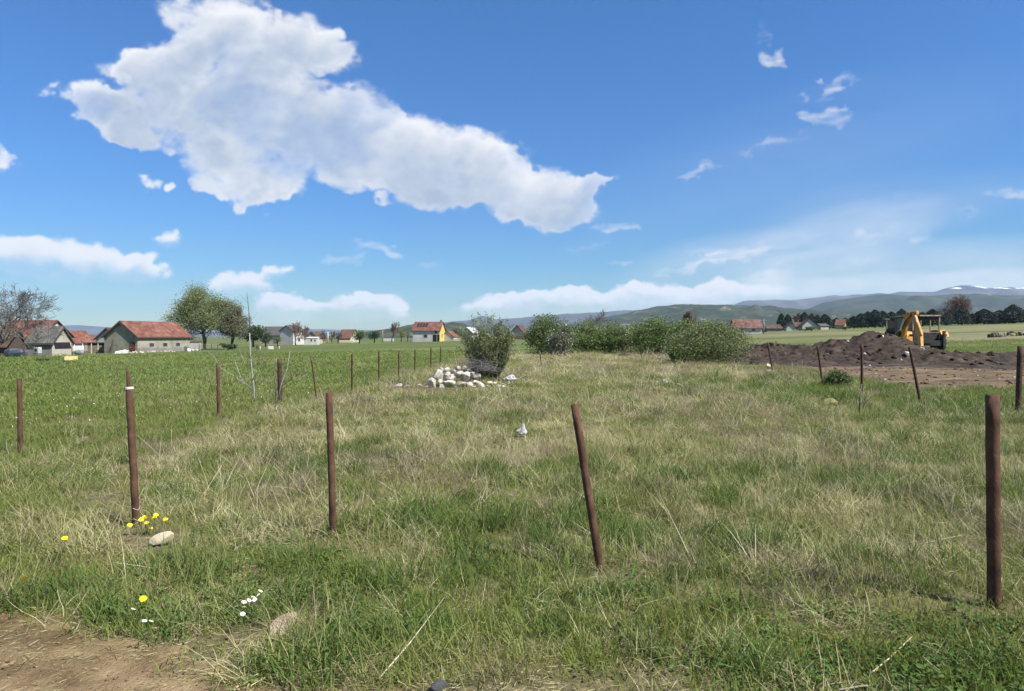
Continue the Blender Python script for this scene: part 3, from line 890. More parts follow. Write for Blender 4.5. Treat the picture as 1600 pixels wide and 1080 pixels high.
# ------------------------------------------------------------------ buildings
def house(name, loc, rz, L, D, eave, ridgeh, label, wall, roof, cat='house', over=.35, windows=(), doors=(), chimney=None, group=None, gable_wall=None, fascia=None, rthick=.12, side_wins=()):
    """ridge along local x; facade at y=-D/2; windows/doors as (x, z0, w, h) on the facade, side_wins on the right gable as (y, z0, w, h, side)"""
    t = empty(name, loc, rz, label, cat, group)
    b = MB()
    b.prism([(-D / 2, -.6), (D / 2, -.6), (D / 2, eave), (0, ridgeh - .1), (-D / 2, eave)], 'x', -L / 2, L / 2)
    b.build('wall', wall, t)
    if gable_wall:
        g = MB().prism([(-D / 2 - .01, -.5), (D / 2 + .01, -.5), (D / 2 + .01, eave - .03), (0, ridgeh - .16), (-D / 2 - .01, eave - .03)], 'x', L / 2 + .004, L / 2 + .03)
        g.build('gable', gable_wall, t)
    sl = (ridgeh - eave) / (D / 2)
    r = MB()
    for s in (-1, 1):
        y0, z0 = s * (D / 2 + over), eave - over * sl
        poly = [(0, ridgeh), (y0, z0), (y0, z0 + rthick), (0, ridgeh + rthick + .03)]
        r.prism(poly, 'x', -L / 2 - over, L / 2 + over)
    ro = r.build('roof', roof, t)
    if fascia:
        f = MB()
        for sx in (-1, 1):
            xa = sx * (L / 2 + over)
            for s in (-1, 1):
                y0, z0 = s * (D / 2 + over), eave - over * sl
                f.prism([(0, ridgeh - .22), (y0, z0 - .2), (y0, z0 + rthick * .6), (0, ridgeh + rthick * .6)], 'x', xa, xa + sx * .05)
        f.box(-L / 2 - over, L / 2 + over, -D / 2 - over - .06, -D / 2 - over, eave - over * sl - .12, eave - over * sl + .05)
        f.build('barge_board', fascia, t)
    for (x, z0, w, h) in windows:
        fr = MB()
        for q in ((x - w / 2 - .07, x - w / 2, z0 - .07, z0 + h + .07), (x + w / 2, x + w / 2 + .07, z0 - .07, z0 + h + .07), (x - w / 2, x + w / 2, z0 + h, z0 + h + .07), (x - w / 2, x + w / 2, z0 - .07, z0)):
            fr.box(q[0], q[1], -D / 2 - .05, -D / 2 + .02, q[2], q[3])
        fo = fr.build('window', M['concrete'], t)
        MB().box(x - w / 2 + .003, x + w / 2 - .003, -D / 2 - .012, -D / 2 + .02, z0 + .003, z0 + h - .003).build('pane', M['glass'], fo)
    for (y, z0, w, h, sd) in side_wins:
        xa = sd * (L / 2 + .04)
        fo = MB().box(min(xa, xa - sd * .1), max(xa, xa - sd * .1), y - w / 2 - .07, y + w / 2 + .07, z0 - .07, z0 + h + .07).build('window', M['concrete'], t)
        MB().box(min(xa, xa + sd * .02), max(xa, xa + sd * .02), y - w / 2, y + w / 2, z0, z0 + h).build('pane', M['glass'], fo)
    for (x, z0, w, h, m) in doors:
        do = MB().box(x - w / 2, x + w / 2, -D / 2 - .05, -D / 2 + .02, z0, z0 + h).build('door', m, t)
    if chimney:
        x, y, w, h = chimney
        zc = ridgeh - abs(y) * sl
        c = MB().box(x - w / 2, x + w / 2, y - w / 2, y + w / 2, zc - .3, zc + h)
        c.box(x - w / 2 - .06, x + w / 2 + .06, y - w / 2 - .06, y + w / 2 + .06, zc + h, zc + h + .1)
        c.build('chimney', M['plaster_grey'], ro)
    return t


# ------------------------------------------------------------------ farmyard on the left
def corner_loc(px, d, th, L, D, sx, sy):
    """base centre of a house whose corner (sx, sy) stands at pixel column px, distance d"""
    x, y = wx_of(px, d), d
    ox, oy = -sx * L / 2, -sy * D / 2
    c, s = math.cos(th), math.sin(th)
    X, Y = x + ox * c - oy * s, y + ox * s + oy * c
    return Vector((X, Y, tz(x, y)))


g_farm = 'farm buildings at the left edge of the meadow'
th = R(75)
barn = house('barn', corner_loc(215, 110, th, 11.9, 6.8, -1, -1), th, 11.9, 6.8, 2.75, 5.2, 'long grey stone barn with red tiled roof and three small dark windows',
             M['plaster'], M['tile_red'], 'barn', .3, windows=[(-2.98, 1.0, .95, .55), (0, 1.0, .95, .55), (2.99, 1.0, .95, .55)], group=g_farm, fascia=M['dark_wood'])  # dark boards at the eaves; their tone also paints in the under-eave shadow
do = MB().box(-6.01, -5.93, -2.95, -1.85, -.1, 1.75).build('door', M['door_red'], barn)
MB().box(-6.04, -6.01, -2.15, -2.02, .85, .95).build('handle', M['iron_white'], do)
MB().box(-5.9, 5.95, -3.47, -3.402, -.4, .75).build('plinth', M['plaster_grey'], barn)
l = house('lean_to', corner_loc(299, 122.5, R(70), 2.0, 2.4, -1, -1), R(70), 2.6, 2.4, 1.55, 1.75, 'small flat roofed concrete outhouse at the right end of the barn', M['concrete'], M['dark_wood'], 'outhouse', .12, group=g_farm)
house('house', corner_loc(150, 128, R(74), 7, 5.4, -1, 1), R(74), 7, 5.4, 2.6, 4.6, 'white gabled house half hidden behind the grey stone barn', M['plaster_white'], M['tile_brown'], 'house', .3, group=g_farm, fascia=M['dark_wood'])
sh = house('shed', corner_loc(81, 95, 0, 3.6, 4.4, 1, -1), 0, 3.6, 4.4, 2.0, 4.2, 'old shed with mossy grey roof and white gable over a dark slanted panel', M['plaster_grey'], M['tile_grey'], 'shed', .25, group=g_farm, gable_wall=M['plaster_cream'], fascia=M['dark_wood'])
MB().prism([(-1.6, 1.05), (1.9, 1.05), (1.5, 1.95), (-1.9, 1.95)], 'x', 1.84, 1.88).build('opening', M['dark'], sh)  # flat dark slanted panel set on the gable wall
house('house', ground_at(52, 125), R(-4), 9.0, 8, 3.2, 6.1, 'farmhouse with wide faded red roof behind the grey roofed shed', M['plaster_white'], M['tile_red'], 'house', .4, windows=[(-.5, 1.6, 1.0, 1.1), (2.2, 1.6, 1.0, 1.1)], group=g_farm, chimney=(2.5, 1.2, .5, .7))
house('shed', ground_at(-18, 98), R(6), 7.6, 5, 1.75, 3.9, 'low shed with brown tiled roof under the bare tree at the left', M['dark_wood'], M['tile_brown'], 'shed', .4, group=g_farm)
house('house', ground_at(109, 146), R(60), 6, 5, 2.0, 4.4, 'little house with dark red roof beside the grey roofed shed', M['plaster_white'], M['tile_red'], 'house', .35, group=g_farm, chimney=(-1, 1, .45, .6))
house('house', ground_at(137, 152), R(10), 5.6, 5, 1.9, 3.5, 'low house with orange roof in the gap left of the barn', M['plaster_cream'], M['tile_orange'], 'house', .35, group=g_farm)

# open woodstore left of the barn
wp = ground_at(148, 113)
ws = empty('wood_store', wp, R(8), 'low wood store of stacked logs under a thin roof left of the barn', 'wood store', g_farm)
MB().box(-1.7, 1.7, -.1, 1.3, 1.75, 1.86).build('roof', M['dark_wood'], ws)
MB().box(-1.6, 1.6, 1.0, 1.2, -.3, 1.75).build('back_wall', M['plaster_grey'], ws)
for i in range(4):
    MB().box(-1.6 + i * 1.04, -1.5 + i * 1.04, -.06, .04, -.3, 1.75).build('post', M['iron_white'] if i else M['dark_wood'], ws)
lg = MB()
rs = np.random.default_rng(5)
for j in range(7):
    for i in range(16):
        x = -1.45 + i * .19 + rs.normal() * .02; z = .02 + j * .2
        lg.tube([(x, 0, z), (x, .9, z)], .07 + .03 * rs.random(), 5)
tag(lg.build('logs', M['wood'], ws), kind='stuff')


def slab(name, px, d, w, dp, t, mat, label, cat, rot, z=0.0, group=None):
    p = ground_at(px, d)
    o = MB().box(-w / 2, w / 2, -dp / 2, dp / 2, 0, t).build(name, mat, None, loc=(p.x, p.y, p.z + z), rot=rot, bevel=min(t, w) * .1)
    return tag(o, label, cat, group)


slab('board', 187, 108.5, 1.5, .9, .05, M['iron_white'], 'white sheet lying tilted in front of the barn gable', 'board', (R(38), R(-12), R(10)), .15)
slab('board', 196, 107.5, .9, .8, .05, M['iron_white'], 'small white sheet propped just left of the red brown barn door', 'board', (R(62), R(14), R(-10)), .2)
slab('board', 291, 116.5, .55, 1.5, .06, M['black_plastic'], 'black board leaning on the right end of the barn wall', 'board', (R(68), 0, R(50)), .1)
slab('board', 295.5, 116, .5, 1.1, .05, M['iron_white'], 'white board lying against the black board by the barn end', 'board', (R(40), R(10), R(40)), .05)
slab('plank', 173, 111, .22, .12, 2.4, M['dark_wood'], 'tall dark plank leaning on the barn gable', 'plank', (R(-6), R(9), R(20)))


def heap(name, px, d, n, w, h, mats, label, cat, seed, size=.2, child='stone'):
    rs = np.random.default_rng(seed)
    p = ground_at(px, d)
    t = empty(name, p, 0, label, cat)
    ms = [rock_mesh(seed + i, 1, 7, mats[i % len(mats)]) for i in range(4)]
    for i in range(n):
        x = rs.normal() * w * .33; zz = max(0, h * (1 - abs(x) / (w * .55)) * rs.random())
        s = size * (.6 + .8 * rs.random())
        obj(child, ms[i % 4], t, (x, rs.normal() * .35, zz), tuple(rs.random(3) * 6), (s * 1.3, s, s * .75))
    return t


heap('rubble_heap', 211, 107, 14, 3.2, .35, [M['stone_cream'], M['limestone']], 'low heap of cream rubble before the red brown barn door', 'rubble heap', 301)
heap('rubble_heap', 252, 112, 16, 5.5, .15, [M['limestone']], 'thin line of pale rubble along the foot of the barn facade', 'rubble heap', 311, .16)
heap('rubble_heap', 1578, 78, 24, 6.0, .5, [M['stone_dark'], M['soil_flat'], M['stone_moss']], 'far heap of rubble in the right meadow at the edge of the view', 'rubble heap', 331, .24)
heap('rubble_heap', 306, 118, 7, 2.0, .15, [M['stone_cream']], 'few pale stones beside the small concrete outhouse', 'rubble heap', 321, .2)


def pole(px, d, top_py, label, mat, r=.04, cat='pole', group=None, arm=False, name='pole'):
    p = ground_at(px, d)
    h = wz_of(top_py, d) - p.z
    b = MB().tube([(0, 0, -.3), (0, 0, h)], [r, r * .8], 6)
    if arm:
        t = empty(name, p, 0, label, cat, group)
        b.build('shaft', mat, t, True)
        MB().box(-.8, .8, -.05, .05, h - .5, h - .38).build('crossarm', M['dark_wood'], t)
        for x in (-.65, 0, .65):
            MB().tube([(x, 0, h - .38), (x, 0, h - .2)], .05, 6).build('insulator', M['iron_white'], t)
        return t
    t = b.build(name, mat, None, True, loc=p)
    return tag(t, label, cat, group)


pole(116.5, 104, 538, 'thin white post right of the grey roofed shed', M['iron_white'], .05)
pole(129, 106, 537, 'thin white post left of the wood store', M['iron_white'], .05)
pole(112.5, 97, 536, 'dark timber post at the right corner of the grey roofed shed', M['dark_wood'], .07)
pole(231, 108.5, 548, 'short white stake in front of the barn facade', M['iron_white'], .05)


def drape(name, px, d, w, h, dp, mat, label, cat, seed):
    """a sheet thrown over something: lumpy closed mound"""
    p = ground_at(px, d)
    bm = bmesh.new(); bmesh.ops.create_icosphere(bm, subdivisions=3, radius=1)
    rs = np.random.default_rng(seed)
    for v in bm.verts:
        x, y, z = v.co
        x = math.copysign(abs(x) ** .6, x); z = math.copysign(abs(z) ** .7, z)
        n = float(fbm(x * 2.2 + seed, y * 2.2 + z * 1.7, 3)) - .5
        v.co = (x * w / 2, y * dp / 2, max(-.1, (z * .5 + .45) * h * (1 + .5 * n)))
    me = bpy.data.meshes.new(name); bm.to_mesh(me); bm.free(); me.materials.append(mat)
    me.polygons.foreach_set('use_smooth', np.ones(len(me.polygons), bool))
    return tag(obj(name, me, None, p), label, cat)


drape('tarpaulin_heap', 25, 92, 3.0, 1.25, 1.6, M['tarp'], 'grey sheeted heap in front of the brown roofed shed', 'tarpaulin', 4)
drape('tarpaulin_heap', 124, 103, 1.4, .75, .8, M['tarp'], 'small bluish sheet thrown down between the two thin white posts', 'tarpaulin', 9)
ap = ground_at(59, 92)
a = empty('white_cabinet', ap, R(-10), 'white box with a dark round opening standing by the shed', 'cabinet')
MB().box(-.38, .38, -.3, .3, .55, 1.35).build('body', M['iron_white'], a, bevel=.03)
MB().tube([(0, -.34, .97), (0, -.298, .97)], .2, 12).build('opening', M['dark'], a)
MB().box(-.42, .42, -.32, .32, 0, .55).build('stand', M['plaster_grey'], a)


def crate(px, d, mat, label, w=.62, h=.26):
    p = ground_at(px, d)
    t = empty('crate', p, R(12), label, 'crate', 'crates lying on the left meadow')
    b = MB(); b.box(-w / 2, w / 2, -w / 3, w / 3, .12, .15)
    b.build('bottom', mat, t)
    for q in ((-w / 2, w / 2, -w / 3 - .02, -w / 3), (-w / 2, w / 2, w / 3, w / 3 + .02), (-w / 2 - .02, -w / 2, -w / 3, w / 3), (w / 2, w / 2 + .02, -w / 3, w / 3)):
        MB().box(q[0], q[1], q[2], q[3], .12, .12 + h).build('side', mat, t)
    return t


crate(111, 45, M['plastic_yellow'], 'pale yellow plastic crate lying on the left meadow')
crate(67, 45, M['black_plastic'], 'dark crate lying on the left meadow left of the yellow crate', .6, .16)

# wire fence between the barn and the dark trees
wf = empty('wire_fence', ground_at(340, 124), 0, 'thin dark wire fence under the big spring tree', 'fence')
for i in range(7):
    MB().tube([(-3.3 + i * 1.1, 0, -.4), (-3.3 + i * 1.1, 0, 1.1)], .05, 5).build('fence_post', M['dark_wood'], wf)
for z in (.35, .7, 1.05):
    MB().tube([(-3.3, 0, z), (3.3, 0, z)], .012, 4).build('wire', M['wire'], wf)

# trees round the farm
bare_tree('bare_tree', ground_at(-14, 85), 10.2, 21, 'wide leafless tree reaching in from the left edge over the sheds', mat='bark_grey', trunk_r=.34, levels=5,
          n_child=(7, 6, 5, 4, 3), spread=.85, up=.12, len_ratio=.66, first=.18, min_r=.017, lead=.75, group='trees round the farm')
leafy_tree('spring_tree', ground_at(320, 130), 12.4, 31, 'big round tree in thin spring leaf behind the barn', 'leaf_spring', 1.18, .115, 25, .68, group='trees round the farm',
           n_child=(9, 5, 4, 4), spread=.85, up=.14, len_ratio=.62, first=.12, lead=.8, min_r=.02)
leafy_tree('spring_tree', ground_at(361, 131), 8.4, 37, 'smaller grey green tree right of the big round one', 'leaf_spring2', 1.0, .12, 14, .45, group='trees round the farm',
           n_child=(7, 5, 4, 4), spread=.7, up=.2, len_ratio=.6, first=.15, lead=.8, min_r=.02)


def round_tree(px, d, w_px, top_py, label, leaf, seed, group=None, n=1500, trunk=.1, base=.12, name='tree', leaf_s=None, sink=0):
    """dense small far tree: trunk, limbs and a clumped crown"""
    rs = np.random.default_rng(seed)
    p = ground_at(px, d); h = wz_of(top_py, d) - p.z; w = w_px * d / F
    t = empty(name, p, 0, label, 'tree', group)
    b = MB().tube([(0, 0, -.3), (rs.normal() * .1, 0, h * .45), (rs.normal() * .2, 0, h * .8)], [w * .035 + .05, w * .025 + .03, .02], 6)
    L = []
    for i in range(9):
        a = rs.random() * 6.283; r = math.sqrt(rs.random()) * .30 * w
        zc = h * (base + .28 + .42 * rs.random()); s = .20 + .14 * rs.random()
        L.append((math.cos(a) * r, math.sin(a) * r, zc, w * s, w * s, min(h * .27, h - zc + .02 * h)))
        b.tube([(0, 0, h * .25), (math.cos(a) * r * .7, math.sin(a) * r * .7, zc)], [.07, .02], 4)
    b.build('trunk', M['bark'], t, True)
    C = crown_points(rs, L, n, .4); C[:, 2] = np.clip(C[:, 2], h * base * .4, h * 1.02)
    leaves_obj('crown', C, (leaf_s or w * .035) * (.55 + .9 * rs.random(n)), M[leaf], t, rs)
    return t


g_row = 'trees along the far edge of the meadow'
round_tree(396, 150, 40, 508, 'dark evergreen tree right of the spring trees', 'evergreen', 41, g_row, 3200)
round_tree(415, 152, 24, 517, 'lower dark evergreen at the right of the taller dark one', 'evergreen', 42, g_row, 1800)
round_tree(357, 122, 30, 536, 'low dark bush beneath the grey green spring tree', 'evergreen', 43, g_row, 1800, name='bush')
round_tree(433, 158, 17, 526, 'rounded dark shrub in front of the grey roofed house', 'leaf_dark', 44, g_row, 900, name='bush')
round_tree(402, 118, 9, 537, 'small red brown shrub at the meadow edge below the dark evergreens', 'leaf_spring2', 45, g_row, 350, name='bush')
slab('box', 423, 117, .9, .6, .55, M['iron_white'], 'small white box at the meadow edge under the dark evergreens', 'box', (0, 0, R(10)))
pole(406.5, 117, 541, 'short white post beside the red brown shrub', M['iron_white'], .07)
pole(436.5, 119, 541, 'short thin post right of the small white box', M['iron_white'], .05)

# ------------------------------------------------------------------ village beyond the meadow
g_vil = 'houses beyond the meadow'
house('house', ground_at(432, 195), R(-12), 6.6, 6, 2.9, 5.2, 'cream house with grey brown roof beyond the dark evergreens', M['plaster_cream'], M['tile_slate'], 'house', .35, windows=[(-1.5, 1.2, .9, 1.0)], group=g_vil)
house('house', ground_at(457, 186), R(70), 5, 4.4, 3.9, 5.3, 'tall white house behind the bare rounded tree', M['plaster_white'], M['tile_slate'], 'house', .3, group=g_vil, windows=[(0, 1.0, .8, .9)])
house('shed', ground_at(487.5, 176), R(4), 3.4, 2.8, 1.75, 1.95, 'small white flat shed with two little windows at the meadow edge', M['plaster_white'], M['iron_white'], 'shed', .1, windows=[(.15, .95, .3, .5), (1.1, .95, .25, .4)], group=g_vil)
house('house', ground_at(493, 205), R(80), 5, 3.2, 1.9, 3.6, 'narrow white gable peeping over the small white shed', M['plaster_cream'], M['tile_brown'], 'house', .25, group=g_vil)
house('house', ground_at(545, 230), R(-20), 4.8, 5.4, 1.6, 4.3, 'pinkish roofed house among dark trees beyond the meadow', M['plaster_cream'], M['tile_orange'], 'house', .35, group=g_vil)
slab('wall', 541, 215, 4.6, .4, .75, M['stone_cream'], 'low cream wall in front of the pinkish roofed house', 'wall', (0, 0, 0))
slab('wall', 607, 220, 3.6, .5, 1.0, M['plaster_white'], 'low white wall under the tall bare tree', 'wall', (0, 0, 0))
house('house', ground_at(646, 215), R(10), 2.0, 3, 1.7, 2.7, 'tiny grey outhouse left of the yellow and white house', M['plaster_grey'], M['tile_slate'], 'outhouse', .2, group=g_vil)

yh_t = R(-9)
yh = house('house', corner_loc(687, 196, yh_t, 8.2, 6.2, 1, -1), yh_t, 8.2, 6.2, 3.35, 5.75, 'white house with red roof, solar panels and yellow gable', M['plaster_white'], M['tile_red'], 'house', .35, gable_wall=M['plaster_yellow'], chimney=(3.6, .3, .45, .75), group=g_vil,
           windows=[(-.2, 1.2, 1.0, .8)], side_wins=[(-.5, 1.2, .7, 1.0, 1)])
slope = math.atan2(5.75 - 3.35, 3.1)
for r_ in range(2):
    for c in range(4):
        x = -2.9 + c * .85; yy = -1.05 - r_ * .82 + .1
        zz = 5.75 - (-yy) * math.tan(slope) + .19
        MB().box(-.34, .34, -.34, .34, 0, .05).build('solar_panel', M['solar'], yh, loc=(x, yy, zz), rot=(slope, 0, 0))
MB().box(1.9, 4.05, -3.16, -3.10, 2.05, 2.35).build('balcony', M['plaster_cream'], yh)
MB().box(2.0, 3.2, -3.125, -3.09, -.1, 2.0).build('porch_opening', M['dark'], yh)
MB().box(3.35, 4.0, -3.125, -3.09, -.1, 2.0).build('porch_opening', M['dark'], yh)
MB().box(2.6, 3.3, -3.125, -3.09, 2.5, 3.2).build('balcony_door', M['dark'], yh)
house('annex', ground_at(703, 203), R(75), 4.5, 4.2, 1.3, 2.9, 'low white annex with sloping roof right of the yellow gable', M['plaster_white'], M['tile_red'], 'outhouse', .2, group=g_vil)
slab('wall', 714, 198, 2.4, .4, .8, M['plaster_white'], 'short white wall right of the low white annex', 'wall', (0, 0, 0))
house('house', ground_at(735, 226), R(68), 5, 3.8, 2.7, 4.2, 'white chalet with pale gable half hidden by the airy shrub', M['plaster_white'], M['iron_white'], 'house', .5, windows=[(0, 1.3, .8, .9)], group=g_vil)
house('house', ground_at(812, 232), R(72), 6, 4.6, 2.2, 4.7, 'house with brown roof and pale gable between shrub and bushes', M['plaster_cream'], M['tile_brown'], 'house', .35, group=g_vil, fascia=M['dark_wood'])
slab('wall', 816, 215, 7.0, .4, 1.3, M['dark_wood'], 'dark board fence before the brown roofed house', 'fence', (0, 0, 0))

bare_tree('bare_tree', ground_at(462, 172), 6.6, 51, 'rounded bare tree in front of the tall white house', group=g_row, mat='bark_red', trunk_r=.2, levels=4, n_child=(8, 6, 5, 4), spread=.75, up=.2, first=.2, lead=.7, len_ratio=.62, min_r=.022)
bare_tree('bare_tree', ground_at(478, 175), 5.2, 52, 'lower bare tree touching the small white shed', group=g_row, mat='bark_red', trunk_r=.15, levels=4, n_child=(8, 6, 5, 3), spread=.7, up=.2, first=.15, lead=.7, min_r=.022)
bare_tree('bare_tree', ground_at(505, 200), 4.2, 53, 'small bare tree left of the white pole', group=g_row, mat='bark_red', trunk_r=.12, levels=4, n_child=(8, 6, 4, 3), spread=.7, up=.2, first=.1, lead=.7, min_r=.022)
bare_tree('bare_tree', ground_at(519, 205), 3.8, 54, 'small bare tree right of the white pole', group=g_row, mat='bark_red', trunk_r=.12, levels=4, n_child=(8, 6, 4, 3), spread=.7, up=.2, first=.1, lead=.7, min_r=.022)
bare_tree('bare_tree', ground_at(612, 215), 7.0, 55, 'tall bare tree standing before the wooded hill', group=g_row, mat='bark_red', trunk_r=.18, levels=4, n_child=(8, 6, 5, 3), spread=.5, up=.35, first=.2, lead=.8, min_r=.022)
bare_tree('bare_tree', ground_at(712, 222), 4.0, 56, 'thin bare tree behind the low white annex', group=g_row, mat='bark_red', trunk_r=.14, levels=4, n_child=(8, 6, 4, 3), spread=.6, up=.25, first=.15, lead=.7, min_r=.022)
bare_tree('bare_tree', ground_at(929, 95), 5.2, 57, 'bare tree sticking up behind the dark bushes', group=g_row, mat='bark_grey', trunk_r=.14, levels=4, n_child=(8, 6, 5, 3), spread=.8, up=.15, first=.3, lead=.8, min_r=.014)
bare_tree('bare_tree', ground_at(1079, 150), 6.4, 58, 'reddish bare tree rising behind the right bushes', group=g_row, mat='bark_red', trunk_r=.16, levels=4, n_child=(9, 7, 5, 4), spread=.55, up=.3, first=.1, lead=.75, min_r=.03)
round_tree(528, 205, 16, 518, 'small dark tree left of the pinkish roofed house', 'evergreen', 61, g_row, 700)
round_tree(562, 190, 26, 516, 'dull green tree right of the pinkish roofed house', 'leaf_dark', 62, g_row, 1300)
round_tree(585, 192, 23, 514, 'bright dark green tree left of the tall bare tree', 'evergreen', 63, g_row, 1300)
round_tree(627, 205, 18, 512, 'olive green tree left of the tiny grey outhouse', 'leaf_spring', 64, g_row, 800)
round_tree(637, 214, 9, 515, 'narrow olive tree beside the tiny grey outhouse', 'leaf_dark', 65, g_row, 500)
round_tree(722, 235, 18, 515, 'green tree between the annex and the white chalet', 'leaf_dark', 66, g_row, 800)
pole(512.5, 200, 519, 'white utility pole between two small bare trees', M['iron_white'], .14, 'utility pole', 'utility poles', True, 'utility_pole')
pole(598, 215, 514, 'utility pole left of the tall bare tree', M['wood'], .12, 'utility pole', 'utility poles', True, 'utility_pole')

# right side village and conifers
rh = house('house', corner_loc(1190, 168, R(-6), 6.4, 6, 1, -1), R(-6), 6.4, 6, 1.5, 3.6, 'white house with red roof behind the right bushes', M['plaster_white'], M['tile_pinkred'], 'house', .35, windows=[(1.2, .7, .8, .6), (-1.4, .7, .8, .6)], group=g_vil)
pole(1193.5, 160, 499, 'pale utility pole at the right end of the white red roofed house', M['concrete'], .12, 'utility pole', 'utility poles', True, 'utility_pole')
house('house', ground_at(1206, 205), R(0), 4.6, 4, 1.1, 2.1, 'low brown roofed house right of the pale utility pole', M['plaster_grey'], M['tile_brown'], 'house', .3, group=g_vil)
house('house', ground_at(1234, 225), R(78), 4, 2.8, 1.3, 2.6, 'tiny white gable left of the larger white gable among pines', M['plaster_white'], M['tile_brown'], 'house', .3, group=g_vil)
house('house', ground_at(1262, 228), R(80), 5, 4.6, 1.6, 3.8, 'white gabled house below the pair of pines', M['plaster_white'], M['tile_brown'], 'house', .3, group=g_vil)
house('house', ground_at(1249, 236), R(-6), 5, 4, 1.3, 2.7, 'reddish brown roof between the two white gables', M['plaster_grey'], M['tile_brown'], 'house', .3, group=g_vil)
house('house', ground_at(1284, 232), R(10), 3, 3.4, 1.3, 2.0, 'small pale outhouse below the single round pine', M['plaster_cream'], M['tile_slate'], 'outhouse', .25, group=g_vil)
house('house', ground_at(1314, 238), R(-35), 2.8, 3.6, 1.5, 3.3, 'little red roofed house at the left end of the dark pines', M['plaster_cream'], M['tile_orange'], 'house', .3, group=g_vil)
for i, (px_, w_, lab) in enumerate([(1551, 3.2, 'white wall seen under the pines right of the yellow digger'), (1576, 3.6, 'white van sized shed under the right hand pines')]):
    house('shed', ground_at(px_, 262), R(0), w_, 3, 1.4, 2.0, lab, M['plaster_white'], M['tile_slate'], 'shed', .2, group=g_vil)

protos = [conifer_meshes(70 + i, 9.0, 4.6 + .5 * i) for i in range(4)]
g_pine = 'dark pines beyond the digger'
pines = [(1221, 230, 6.8, 490, 'slim dark pine, left of the close pair by the low houses'), (1231, 232, 6.8, 491, 'slim dark pine, right of the close pair by the low houses'),
         (1257, 245, 8, 488, 'tall pine above the white gabled house, left one of three'), (1268, 245, 7, 490, 'pine above the white gabled house, middle one of three'), (1277, 246, 6, 492, 'pine above the white gabled house, right one of three'),
         (1289, 246, 10, 491, 'single broad pine right of the three above the gabled house'), (1307, 248, 8, 497, 'short pine left of the little red roofed house'),
         (1321, 250, 9, 497, 'short broad pine behind the little red roofed house'), (1334, 250, 9, 494, 'first pine of the dense dark row'), (1345, 250, 10, 490, 'second pine of the dense dark row'), (1356, 251, 11, 487, 'third pine of the dense dark row'),
         (1367, 250, 12, 484, 'highest pine of the dense dark row left of the digger'), (1379, 251, 11, 486, 'pine of the dense row just left of the digger cab'), (1393, 252, 10, 487, 'pine rising behind the dark side of the digger cab'), (1409, 253, 11, 483, 'pine rising behind the digger roof'),
         (1424, 254, 10, 488, 'pine hidden behind the top of the yellow boom'), (1441, 254, 11, 488, 'pine seen through the left of the cab window'), (1457, 254, 11, 483, 'pine seen through the right of the cab window'),
         (1479, 256, 9, 489, 'pine just right of the digger cab'), (1503, 256, 12, 481, 'tall pine before the brown bare tree'), (1519, 258, 9, 490, 'small pine right of the tall pine before the brown tree'), (1538, 257, 15, 483, 'broad pine midway between digger and right edge'),
         (1562, 258, 15, 485, 'rounded broad pine left of the tallest right hand pine'), (1583, 256, 15, 476, 'tallest pine near the right edge'), (1603, 258, 12, 483, 'pine cut by the right edge of the view')]
for i, (px_, d_, wpx, top, lab) in enumerate(pines):
    p = ground_at(px_, d_); h = wz_of(top, d_) - p.z
    tm, cm = protos[i % 4]
    t = empty('pine_tree', p, i * 1.7, lab, 'pine', g_pine)
    s = h / 9.0; wsc = (wpx * 2.3 * d_ / F) / (4.6 + .5 * (i % 4))
    for nm, me in (('trunk', tm), ('crown', cm)):
        o = obj(nm, me, t); o.scale = (wsc, wsc, s)
bare_tree('bare_tree', ground_at(1498, 275), 13.0, 59, 'wide brown bare tree behind the pines right of the digger', group=g_row, mat='bark_red', trunk_r=.35, levels=4, n_child=(10, 8, 6, 5), spread=.8, up=.15, first=.2, lead=.65, len_ratio=.7, min_r=.045)
bare_tree('bare_tree', ground_at(1246, 260), 6.8, 60, 'pinkish bare tree between the slim pines and the three pines', group=g_row, mat='bark_red', trunk_r=.2, levels=4, n_child=(9, 7, 5, 4), spread=.6, up=.2, first=.1, lead=.7, min_r=.045)
round_tree(1268, 195, 22, 510, 'grey green rounded shrub in the far right meadow', 'leaf_dark', 67, g_row, 900, name='bush')
round_tree(1320, 190, 20, 510, 'second grey green shrub, nearer the digger', 'leaf_dark', 68, g_row, 900, name='bush')
round_tree(1258, 200, 12, 514, 'low shrub touching the left of the rounded shrub', 'leaf_dark', 69, g_row, 500, name='bush')

# ------------------------------------------------------------------ bushes in the middle of the field
g_bush = 'bushes at the back of the plot'
bush('bush', ground_at(856, 56), 5.0, 4.2, 3.8, 81, 'big dark green rounded bush at the left of the thicket', 'leaf_dark', 21000, .06, 14, 14, group=g_bush)
bush('blossoming_shrub', ground_at(878, 50), 2.3, 2.0, 3.1, 82, 'pale flowering shrub in front of the big dark bush', 'leaf_pale', 9000, .05, 18, 10, group=g_bush, blossom=.10, cat='shrub', shell=.1)
bush('bush', ground_at(916, 58), 4.6, 3.4, 3.3, 83, 'low broad green bush right of the flowering shrub', 'leaf_bush', 13000, .06, 12, 10, group=g_bush)
bush('bush', ground_at(957, 58), 4.6, 3.4, 3.1, 84, 'low green bush in the middle of the thicket', 'leaf_bush', 12000, .06, 12, 9, group=g_bush)
bush('bush', ground_at(990, 57), 3.4, 2.8, 2.9, 85, 'yellowish twiggy bush left of the tall dark one', 'leaf_willow', 5000, .065, 14, 8, group=g_bush, shell=.1)
bush('bush', ground_at(1026, 52), 5.0, 3.6, 3.5, 86, 'tall dark bush behind the large right bush', 'leaf_bush', 18000, .06, 14, 12, group=g_bush)
bush('bush', ground_at(1076, 50), 4.4, 3.2, 3.1, 87, 'green bush rising over the left of the large right bush', 'leaf_bush', 8000, .07, 12, 9, group=g_bush)
